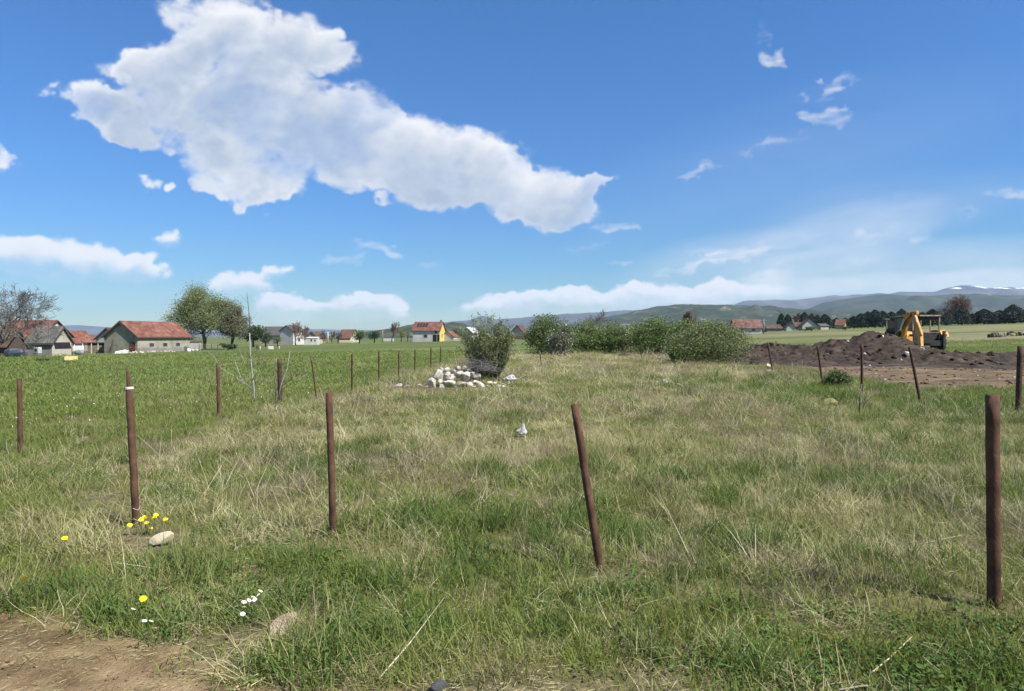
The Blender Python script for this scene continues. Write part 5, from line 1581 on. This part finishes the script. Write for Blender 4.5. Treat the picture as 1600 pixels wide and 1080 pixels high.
# ------------------------------------------------------------------ flowers
def flower_meshes():
    out = {}
    for nm, rad, npet, mat, ctr in (('dandelion', .0225, 22, 'dandelion', None), ('daisy', .0145, 14, 'petal', 'dandelion')):
        b = MB()
        rs = np.random.default_rng(9)
        layers = (1.0, .72, .42) if nm == 'dandelion' else (1.0,)
        for li, sc_ in enumerate(layers):
            for i in range(npet):
                a = 2 * math.pi * (i + .3 * li) / npet; r = rad * sc_ * (.9 + .2 * rs.random()); hw = math.pi / npet * .8
                z = .003 * li + .002
                b.add([(0, 0, z), (math.cos(a - hw) * r * .8, math.sin(a - hw) * r * .8, z + .002), (math.cos(a) * r, math.sin(a) * r, z + .003), (math.cos(a + hw) * r * .8, math.sin(a + hw) * r * .8, z + .002)], [(0, 1, 2, 3)])
        hd = mesh_from('head', b.v, b.f, M[mat])
        ct = None
        if ctr:
            bm = bmesh.new(); bmesh.ops.create_icosphere(bm, subdivisions=1, radius=rad * .36)
            for v in bm.verts: v.co.z = v.co.z * .5 + .004
            ct = bpy.data.meshes.new('centre'); bm.to_mesh(ct); bm.free(); ct.materials.append(M[ctr])
        out[nm] = (hd, ct)
    return out


FM = flower_meshes()


CLEAR = []


def flower(kind, px, py, hh, label, group, rs, d=None):
    d = d or (CAMZ - hh) * F / (py - HOR)
    x = wx_of(px, d); p = Vector((x, d, tz(x, d)))
    h = max(.05, wz_of(py, d) - p.z)
    CLEAR.append((x, d - .11, .15))
    t = empty(kind, p, rs.normal() * .5, label, kind, group)
    top = Vector((rs.normal() * .01, rs.normal() * .01, h))
    MB().tube([(0, 0, -.02), top * .5, top], .0022 if kind == 'dandelion' else .0012, 5).build('stem', M['stem'], t)
    hd, ct = FM[kind]
    tilt = (R(28) * (.4 + rs.random()), R(20) * rs.normal() * .6, rs.random() * 6)
    ho_ = obj('head', hd, t, top, tilt)
    if ct: obj('centre', ct, ho_)


rs = np.random.default_rng(23)
for (px, py) in ((205, 822), (219.5, 819), (222.5, 814), (228, 810), (230, 808.5), (237.5, 808), (243, 811), (227, 820), (231, 828), (233.5, 827), (261.5, 813), (266, 809)):
    flower('dandelion', px, py - 2, .1, 'yellow dandelion in the cluster at the foot of the rusty post', 'dandelions', rs, 5.45 + .1 * rs.random())
flower('dandelion', 38, 905, .15, 'lone yellow dandelion near the track at the lower left', 'dandelions', rs)
flower('dandelion', 103.5, 842, .14, 'lone yellow dandelion in the grass left of the cluster', 'dandelions', rs)
flower('dandelion', 223, 935, .09, 'single yellow dandelion just above the three white daisies', 'dandelions', rs)
for (px, py) in ((212, 953), (227, 971), (239, 970)):
    flower('daisy', px, py, .10, 'white daisy in the group of three at the edge of the track', 'daisies', rs)
for (px, py) in ((373, 961), (376.5, 950), (384, 942), (389, 939), (393, 936), (397.5, 932.5), (403, 930), (407, 925), (381, 937.5), (399, 938)):
    flower('daisy', px, py, .10, 'white daisy in the loose cluster above the bleached lump', 'daisies', rs)
flower('daisy', 480, 908, .14, 'lone white daisy right of the daisy cluster', 'daisies', rs)

# white meadow flowers far to the left: nobody could count them
rs = np.random.default_rng(29)
n = 2000
y = 11 + 30 * rs.random(n) ** 1.3; x = left_x(y) - .8 - rs.random(n) * 14
k = fbm(x * .35, y * .8, 3) > .57
x, y = x[k], y[k]
C = np.stack([x, y, terrain(x, y) + .10 + .08 * rs.random(len(x))], -1)
V, l, s = quad_cloud(C, .010 + .007 * rs.random(len(x)), rs, 1.0, 3.0)
tag(obj('meadow_flowers', mesh_np('meadow_flowers', V, l, s, M['petal'])), 'scattered small white flowers across the left meadow', 'flowers', kind='stuff')

# ------------------------------------------------------------------ grass
def blades(rs, n, r, h, w, lean, curl, segs=3, tip=True, tw=1.0):
    """n blades rooted in a disc of radius r; returns verts, loops, sizes"""
    a0 = rs.random(n) * 6.283; rr = r * np.sqrt(rs.random(n))
    bx, by = np.cos(a0) * rr, np.sin(a0) * rr
    az = a0 * .5 + rs.random(n) * 6.283
    H = h[0] + (h[1] - h[0]) * rs.random(n)
    Ln = lean[0] + (lean[1] - lean[0]) * rs.random(n); Cu = curl[0] + (curl[1] - curl[0]) * rs.random(n)
    Wd = w * (.6 + .8 * rs.random(n))
    wa = az + np.pi / 2 + rs.normal(size=n) * .6 * tw
    V = []
    ts = np.linspace(0, 1, segs + 1)
    ang = Ln.copy(); X, Y, Z = bx.copy(), by.copy(), np.full(n, -.02)
    P = [(X.copy(), Y.copy(), Z.copy())]
    for i in range(segs):
        X = X + np.sin(ang) * np.cos(az) * H / segs; Y = Y + np.sin(ang) * np.sin(az) * H / segs; Z = Z + np.cos(ang) * H / segs
        Z = np.maximum(Z, .01)
        P.append((X.copy(), Y.copy(), Z.copy())); ang = ang + Cu / segs
    nv = 2 * segs + 1
    A = np.zeros((n, nv, 3))
    for i in range(segs):
        f = 1 - .55 * (i / segs) ** 1.5
        for k, sg in enumerate((-1, 1)):
            A[:, 2 * i + k, 0] = P[i][0] + sg * np.cos(wa) * Wd * f / 2
            A[:, 2 * i + k, 1] = P[i][1] + sg * np.sin(wa) * Wd * f / 2
            A[:, 2 * i + k, 2] = P[i][2]
    A[:, -1] = np.stack(P[-1], -1)
    base = (np.arange(n) * nv)[:, None]
    L = []; S = []
    for i in range(segs - 1):
        L.append(base + np.array([2 * i, 2 * i + 1, 2 * i + 3, 2 * i + 2])); S.append(np.full(n, 4))
    L.append(base + np.array([2 * segs - 2, 2 * segs - 1, 2 * segs])); S.append(np.full(n, 3))
    loops = np.concatenate([l.ravel() for l in L]); sizes = np.concatenate(S)
    return A.reshape(-1, 3), loops, sizes


def merge(parts):
    Vs, Ls, Ss = [], [], []; b = 0
    for V, l, s in parts:
        Vs.append(V); Ls.append(l + b); Ss.append(s); b += len(V)
    return np.concatenate(Vs), np.concatenate(Ls), np.concatenate(Ss)


GM = {}


def grass_mat(name, cols, trans=.35, rnd=.22, scale=.55):
    return material(name, cols, scale, 4, .7, coord='World', trans=trans, rnd=rnd, spec=.12, lo=.34, hi=.66)


GM['short'] = grass_mat('short_green_grass', [(.112, .156, .028), (.16, .202, .042), (.255, .265, .092)])
GM['field'] = grass_mat('field_grass', [(.108, .148, .032), (.165, .198, .053), (.26, .265, .105)])
GM['lush'] = grass_mat('lush_grass', [(.072, .122, .025), (.115, .17, .041)])
GM['meadow'] = grass_mat('meadow_grass', [(.116, .172, .040), (.155, .20, .055), (.21, .23, .085)], scale=.16)
GM['dry'] = grass_mat('dry_grass', [(.22, .20, .095), (.34, .31, .160), (.46, .425, .24)], .25, .25, 1.2)
GM['straw'] = grass_mat('straw_stalks', [(.32, .285, .185), (.50, .45, .31), (.60, .55, .40)], .15, .22, 3)
GM['weed'] = grass_mat('dead_weeds', [(.13, .10, .07), (.225, .18, .125), (.31, .255, .18)], .12, .25, 2)
GM['clover'] = grass_mat('clover_leaves', [(.055, .105, .022), (.085, .145, .034), (.13, .185, .055)], .3, .2, 2)


def leafy_weed(rs, n, r, h, s):
    """clover and other round-leaved weeds: short stems each with three leaflets"""
    a = rs.random(n) * 6.283; rr = r * np.sqrt(rs.random(n)); C = np.stack([np.cos(a) * rr, np.sin(a) * rr, h[0] + (h[1] - h[0]) * rs.random(n)], -1)
    parts = []
    C3 = np.repeat(C, 3, 0) + rs.normal(size=(3 * n, 3)) * np.array([s * .6, s * .6, s * .25])
    nn = rs.normal(size=(3 * n, 3)) * .45; nn[:, 2] += 1; nn /= np.linalg.norm(nn, axis=1, keepdims=True)
    u = np.cross(nn, rs.normal(size=(3 * n, 3))); u /= np.linalg.norm(u, axis=1, keepdims=True); v = np.cross(nn, u)
    S = (s * (.6 + .7 * rs.random(3 * n)))[:, None]
    V = np.stack([C3 + u * S, C3 + (u * .45 + v * .75) * S, C3 + (-u * .55 + v * .65) * S, C3 - u * S * .95, C3 + (-u * .55 - v * .65) * S, C3 + (u * .45 - v * .75) * S], 1).reshape(-1, 3)
    return V, np.arange(6 * 3 * n), np.full(3 * n, 6)


def protos_for(kind, seed):
    out = []
    for i in range(4):
        rs = np.random.default_rng(seed + i)
        if kind == 'short': g = merge([blades(rs, 50, .15, (.03, .095), .0040, (.1, .9), (.1, 1.3)), blades(rs, 6, .15, (.06, .13), .0035, (.0, .5), (.2, 1.0))])
        if kind == 'field': g = merge([blades(rs, 44, .13, (.07, .19), .0042, (.1, .9), (.2, 1.6), 4), blades(rs, 9, .15, (.14, .28), .0034, (.05, .6), (.1, 1.1), 4)])
        if kind == 'lush': g = merge([blades(rs, 55, .14, (.10, .25), .0056, (.0, .7), (.2, 1.8), 4)])
        if kind == 'meadow': g = merge([blades(rs, 64, .28, (.04, .12), .008, (.1, .9), (.1, 1.0), 2), blades(rs, 8, .26, (.08, .17), .006, (.0, .5), (.1, .8), 2)])
        if kind == 'dry': g = merge([blades(rs, 50, .16, (.10, .26), .0032, (.5, 1.35), (.2, 1.5), 4), blades(rs, 12, .15, (.14, .32), .0027, (.2, 1.1), (.1, 1.2), 4)])
        if kind == 'straw': g = blades(rs, 7, .12, (.22, .55), .0036, (.1, 1.25), (-.1, .6), 3, tw=3)
        if kind == 'weed':
            A = blades(rs, 26, .16, (.14, .38), .0034, (.1, 1.1), (-.2, .6), 3, tw=3)
            B = blades(rs, 60, .24, (.08, .2), .0028, (.4, 1.4), (-.3, .5), 2, tw=3); B[0][:, 2] += .12 * rs.random()
            g = merge([A, B])
        if kind == 'thatch': g = merge([blades(rs, 46, .22, (.08, .24), .0021, (.7, 1.5), (-1.2, 1.6), 4, tw=2), blades(rs, 30, .20, (.04, .12), .0023, (.2, 1.3), (-.8, 1.4), 3, tw=2)])
        if kind == 'litter': 
            g = blades(rs, 16, .14, (.02, .09), .0024, (1.5, 1.6), (0, 0), 2, tw=0); g[0][:, 2] = .002 + .006 * rs.random(len(g[0]))
        if kind == 'clover': g = leafy_weed(rs, 26, .13, (.015, .06), .0082)
        out.append(g)
    return out


def scatter(name, kind, pts, scl, seed, label, tilt=.12):
    """one stuff object: tuft meshes instanced on points"""
    rs = np.random.default_rng(seed)
    pc = bpy.data.collections.new(name + '_tufts')            # not linked to the scene
    for i, (V, l, s) in enumerate(protos_for(kind, seed)):
        o = bpy.data.objects.new('%s_tuft.%03d' % (name, i), mesh_np(name + '_tuft', V, l, s, GM[kind])); pc.objects.link(o)
    n = len(pts)
    me = bpy.data.meshes.new(name); me.vertices.add(n); me.vertices.foreach_set('co', np.asarray(pts, np.float32).ravel())
    a = me.attributes.new('pick', 'INT', 'POINT'); a.data.foreach_set('value', rs.integers(0, 4, n).astype(np.int32))
    a = me.attributes.new('turn', 'FLOAT_VECTOR', 'POINT')
    a.data.foreach_set('vector', np.stack([rs.normal(size=n) * tilt, rs.normal(size=n) * tilt, rs.random(n) * 6.283], -1).astype(np.float32).ravel())
    a = me.attributes.new('size', 'FLOAT_VECTOR', 'POINT'); a.data.foreach_set('vector', np.asarray(scl, np.float32).ravel())
    me.update()
    o = obj(name, me)
    tag(o, label, kind='stuff')
    ng = bpy.data.node_groups.new(name + '_scatter', 'GeometryNodeTree')
    ng.interface.new_socket('Geometry', in_out='INPUT', socket_type='NodeSocketGeometry')
    ng.interface.new_socket('Geometry', in_out='OUTPUT', socket_type='NodeSocketGeometry')
    N, L = ng.nodes, ng.links
    gi, go = N.new('NodeGroupInput'), N.new('NodeGroupOutput')
    ci = N.new('GeometryNodeCollectionInfo'); ci.inputs['Collection'].default_value = pc; ci.inputs['Separate Children'].default_value = True; ci.inputs['Reset Children'].default_value = True
    ip = N.new('GeometryNodeInstanceOnPoints'); ip.inputs['Pick Instance'].default_value = True

    def attr(nm, ty):
        q = N.new('GeometryNodeInputNamedAttribute'); q.data_type = ty; q.inputs['Name'].default_value = nm
        return [s_ for s_ in q.outputs if s_.enabled and s_.name == 'Attribute'][0]
    L.new(gi.outputs[0], ip.inputs['Points']); L.new(ci.outputs[0], ip.inputs['Instance'])
    L.new(attr('pick', 'INT'), ip.inputs['Instance Index']); L.new(attr('turn', 'FLOAT_VECTOR'), ip.inputs['Rotation']); L.new(attr('size', 'FLOAT_VECTOR'), ip.inputs['Scale'])
    L.new(ip.outputs[0], go.inputs[0])
    md = o.modifiers.new('scatter', 'NODES'); md.node_group = ng
    return n


def sample(rs, bands, accept):
    """bands: (y0, y1, per m2); x spread over the view with a margin; accept(x, y) in 0..1"""
    xs, ys = [], []
    for y0, y1, dn in bands:
        W1 = .92 * y1 + 1.6
        n = int(dn * (y1 - y0) * 2 * W1)
        y = y0 + (y1 - y0) * rs.random(n); x = (rs.random(n) * 2 - 1) * W1
        k = np.abs(x) < .92 * y + 1.6
        x, y = x[k], y[k]
        k = rs.random(len(x)) < accept(x, y)
        xs.append(x[k]); ys.append(y[k])
    return np.concatenate(xs), np.concatenate(ys)


def sizes_for(rs, x, y, lo=.7, hi=1.35, grow=True, hcap=1.6):
    s = lo + (hi - lo) * rs.random(len(x))
    g = np.clip((y / 9.0) ** .75, 1, 4.2) if grow else np.ones(len(x))
    hh = np.clip(g ** .25, 1, hcap)
    return np.stack([s * g, s * g, s * hh * (.8 + .4 * rs.random(len(x)))], -1)


# patchiness of the plot
def n_green(x, y): return fbm(x * .42 + 3.1, y * .30 + 8.2, 4)
def n_dry(x, y): return fbm(x * .55 + 40, y * .42 + 3, 4)
def n_weed(x, y): return fbm(x * .50 + 71, y * .40 + 13, 4)
def clump(x, y): return sst(.36, .60, fbm(x * 2.0 + 5, y * 1.7 + 31, 3))
def n_lush(x, y): return fbm(x * .60 + 11, y * .55 + 53, 3)


def spot(x, y, cx, cyy, rx, ry): return np.exp(-((x - cx) / rx) ** 2 - ((y - cyy) / ry) ** 2)


def free(x, y):
    """where grass may grow: not on the track, the soil, the stones"""
    f = (1 - sst(.1, .8, path_mask(x, y) + (fbm(x * 5, y * 5, 3) - .5) * .9)) * (1 - sst(.3, .8, soil_mask(x, y)))
    bare = sst(.56, .66, fbm(x * 1.6 + 9, y * 1.9 + 2, 4)) * sst(0, .7, front_y(x) - .9 - y)
    f = f * (1 - .9 * bare)
    for cx, cyy, cr in CLEAR:
        f = f * (1 - .88 * np.exp(-(((x - cx) / cr) ** 2 + ((y - cyy) / cr) ** 2)))
    h = heap_h(x, y)
    return f * (h < -.04)


def strip(x, y): return sst(-.2, .5, front_y(x) - .15 - y)          # verge between track and posts
def left(x, y): return sst(-.2, .8, left_x(y) - x) * (1 - strip(x, y))
def right(x, y): return sst(9.6, 11.5, x) * (1 - strip(x, y))


def plot(x, y): return plot_mask(x, y)


lush_right = lambda x, y: np.clip(spot(x, y, 9.6, 17, 2.6, 3.2) + spot(x, y, 8.4, 21, 2.6, 3.0) + spot(x, y, 12.0, 15.4, 2.4, 2.2), 0, 1)
lush_mid = lambda x, y: np.clip(.6 * spot(x, y, .1, 4.6, .6, .4) + .5 * spot(x, y, -1.0, 4.9, .6, .4) + .7 * spot(x, y, -2.6, 4.7, .5, .4) + .8 * spot(x, y, -3.0, 8.0, 1.6, 1.2), 0, 1)
CLEAR += [(wx_of(256, 5.25), 5.1, .2), (wx_of(438, 3.74), 3.66, .17), (wx_of(236, 5.4), 5.2, .3), (wx_of(686, 3.05), 3.0, .14), (wx_of(815, 10.2), 10.0, .25), (wx_of(797, 22.5), 22.2, .5), (sp0.x, sp0.y - .7, .9), (sp0.x - .8, sp0.y - .7, .8), (sp0.x + .8, sp0.y - .7, .8), (wx_of(1298, 15.2), 15, .4)]
cnt = 0
rs = np.random.default_rng(101)
x, y = sample(rs, [(2.6, 5, 120), (5, 8, 75), (8, 14, 26), (14, 22, 10)],
              lambda x, y: free(x, y) * np.clip(strip(x, y) * (.95 - .6 * spot(x, y, -1.75, 4.1, .75, .45)) + plot(x, y) * .62 + left(x, y) * .8 + right(x, y) * .7, 0, 1))
cnt += scatter('short_grass', 'short', np.stack([x, y, ground_z(x, y)], -1), sizes_for(rs, x, y), 1001, 'short green grass along the track and under the taller growth')
x, y = sample(rs, [(3, 6, 44), (6, 10, 34), (10, 16, 17), (16, 28, 8), (28, 46, 3.2), (46, 64, 1.5)],
              lambda x, y: free(x, y) * np.clip(plot(x, y) * (.35 + .65 * sst(.40, .60, n_green(x, y))) * (1.05 - .65 * clump(x, y)) + strip(x, y) * .40 + left(x, y) * .28 * (y < 16) + right(x, y) * .3 * (y < 26), 0, 1))
cnt += scatter('field_grass', 'field', np.stack([x, y, ground_z(x, y)], -1), sizes_for(rs, x, y), 1011, 'olive field grass of the unmown plot')
x, y = sample(rs, [(3, 6, 40), (6, 10, 30), (10, 16, 15), (16, 28, 7), (28, 46, 2.8), (46, 64, 1.4)],
              lambda x, y: free(x, y) * np.clip(plot(x, y) * (.20 + .80 * sst(.38, .56, n_dry(x, y) + .05 * sst(1, 5, x)) * (.25 + .75 * clump(x, y))) + strip(x, y) * .40 * sst(.45, .6, n_dry(x * 1.5, y * 1.5)) + left(x, y) * .3 * sst(11, 6, y), 0, 1) * (1 - .9 * np.maximum(lush_right(x, y), lush_mid(x, y))))
cnt += scatter('dry_grass', 'dry', np.stack([x, y, ground_z(x, y)], -1), sizes_for(rs, x, y), 1021, 'matted straw coloured dry grass of the unmown plot')
x, y = sample(rs, [(3, 6, 30), (6, 10, 22), (10, 16, 11), (16, 28, 6)],
              lambda x, y: free(x, y) * np.clip((plot(x, y) + .5 * strip(x, y)) * sst(.56, .66, n_lush(x, y)) * .8 + lush_right(x, y) * 1.0 + lush_mid(x, y) * .8, 0, 1))
cnt += scatter('lush_grass', 'lush', np.stack([x, y, ground_z(x, y)], -1), sizes_for(rs, x, y), 1031, 'dark green lush grass in clumps')
x, y = sample(rs, [(3, 6, 11), (6, 10, 10), (10, 16, 6), (16, 28, 3), (28, 50, 1.1)],
              lambda x, y: free(x, y) * np.clip(plot(x, y) * (.12 + .88 * sst(.46, .62, n_weed(x, y))) + .06 * strip(x, y) + .12 * left(x, y) * sst(11, 6, y), 0, 1))
cnt += scatter('straw_stalks', 'straw', np.stack([x, y, ground_z(x, y)], -1), sizes_for(rs, x, y, .6, 1.1), 1041, 'thin bleached straw stalks standing and fallen in the plot', .35)
x, y = sample(rs, [(3, 6, 11), (6, 10, 10), (10, 16, 7), (16, 28, 4), (28, 50, 1.6)],
              lambda x, y: free(x, y) * np.clip(plot(x, y) * sst(.52, .62, n_weed(x, y)) * .8 + spot(x, y, -1.1, 7.6, 1.1, .6) + .8 * spot(x, y, 1.7, 4.6, .5, .35) + .8 * spot(x, y, -5.2, 9.4, .9, .6) + .6 * spot(x, y, .9, 6.6, .8, .6)
                                                + .9 * spot(x, y, 11.6, 29, 3, 3.0) + .7 * spot(x, y, -3.6, 17, 1.2, 6), 0, 1))
cnt += scatter('dead_weeds', 'weed', np.stack([x, y, ground_z(x, y)], -1), sizes_for(rs, x, y, .6, 1.1), 1051, 'grey brown dead weeds in tangled patches', .3)
x, y = sample(rs, [(2.6, 5.6, 85)],
              lambda x, y: free(x, y) * np.clip(1.0 * spot(x, y, -1.75, 4.1, .75, .45) + .9 * spot(x, y, -1.0, 3.75, .35, .3) + .9 * spot(x, y, 2.3, 3.2, .9, .45) + .5 * spot(x, y, .8, 3.2, .6, .3) + .5 * sst(.60, .68, fbm(x * .9 + 5, y * .9, 3)) * strip(x, y), 0, 1))
cnt += scatter('clover', 'clover', np.stack([x, y, ground_z(x, y)], -1), sizes_for(rs, x, y), 1061, 'low round leaved clover at the edge of the track')
x, y = sample(rs, [(8, 16, 11), (16, 26, 7), (26, 42, 3.2), (42, 70, 1.3)],
              lambda x, y: free(x, y) * np.clip(left(x, y) * sst(7, 11, y) + right(x, y) * .9 * sst(10, 14, y), 0, 1) * (1 - .7 * plot(x, y)))
cnt += scatter('meadow_grass', 'meadow', np.stack([x, y, ground_z(x, y)], -1), sizes_for(rs, x, y, .8, 1.3, True, 1.2), 1071, 'short bright green meadow grass left of the posts')
GM['thatch'] = material('pale_thatch', [(.30, .27, .15), (.44, .40, .245), (.58, .54, .37)], 30, 3, .75, coord='World', trans=.2, rnd=.3, spec=.1)
x, y = sample(rs, [(2.8, 6, 26), (6, 10, 20), (10, 16, 10), (16, 28, 4)],
              lambda x, y: free(x, y) * np.clip(plot(x, y) * (.25 + .75 * clump(x + 3.3, y + 1.7)) + strip(x, y) * .38 + left(x, y) * .35 * sst(12, 7, y), 0, 1))
cnt += scatter('thatch', 'thatch', np.stack([x, y, ground_z(x, y)], -1), sizes_for(rs, x, y, .7, 1.3), 1091, 'fine pale tangle of last year\'s grass', .2)
x, y = sample(rs, [(2.4, 5.4, 60)], lambda x, y: np.clip(sst(.05, .35, path_mask(x, y)) * (.12 + .88 * sst(.7, .05, path_edge(x) - y)) + .8 * strip(x, y), 0, 1))
GM['litter'] = GM['dry']
cnt += scatter('straw_litter', 'litter', np.stack([x, y, np.where(path_mask(x, y) > .1, track_z(x, y), ground_z(x, y)) + .004], -1), sizes_for(rs, x, y, .6, 1.2), 1081, 'bits of dry straw trodden into the edge of the track', .05)
print('tufts', cnt)

# a few long fallen stalks that stand out by themselves
def stalk(pts, d, r, label):
    p = ground_at(pts[0][0], d[0])
    w = []
    for (px, py), dd in zip(pts, d):
        x = wx_of(px, dd); w.append(Vector((x, dd, max(tz(x, dd) + .02, wz_of(py, dd)))) - p)
    o = MB().tube(w, [r] * (len(w) - 1) + [r * .5], 5).build('stalk', GM['straw'], None, True, loc=p)
    return tag(o, label, 'stalk', 'long fallen stalks')


stalk([(592, 1068), (640, 1005), (694, 934)], [3.12, 3.4, 3.9], .0036, 'long pale straw lying across the grass near the bottom')
stalk([(1362, 1051), (1388, 1030), (1425, 995)], [3.2, 3.32, 3.55], .004, 'forked dry stalk lying at the lower right')
stalk([(1203, 920), (1255, 950), (1318, 981)], [4.1, 3.9, 3.72], .0034, 'long straw sloping through the dry grass at lower right')
stalk([(1310, 1078), (1340, 1073), (1364, 1070)], [3.02, 3.05, 3.06], .005, 'short pale stick at the bottom edge on the right')
stalk([(1434, 851), (1470, 843), (1505, 836)], [5.0, 5.06, 5.1], .0034, 'pale straw lying left of the thickest post')
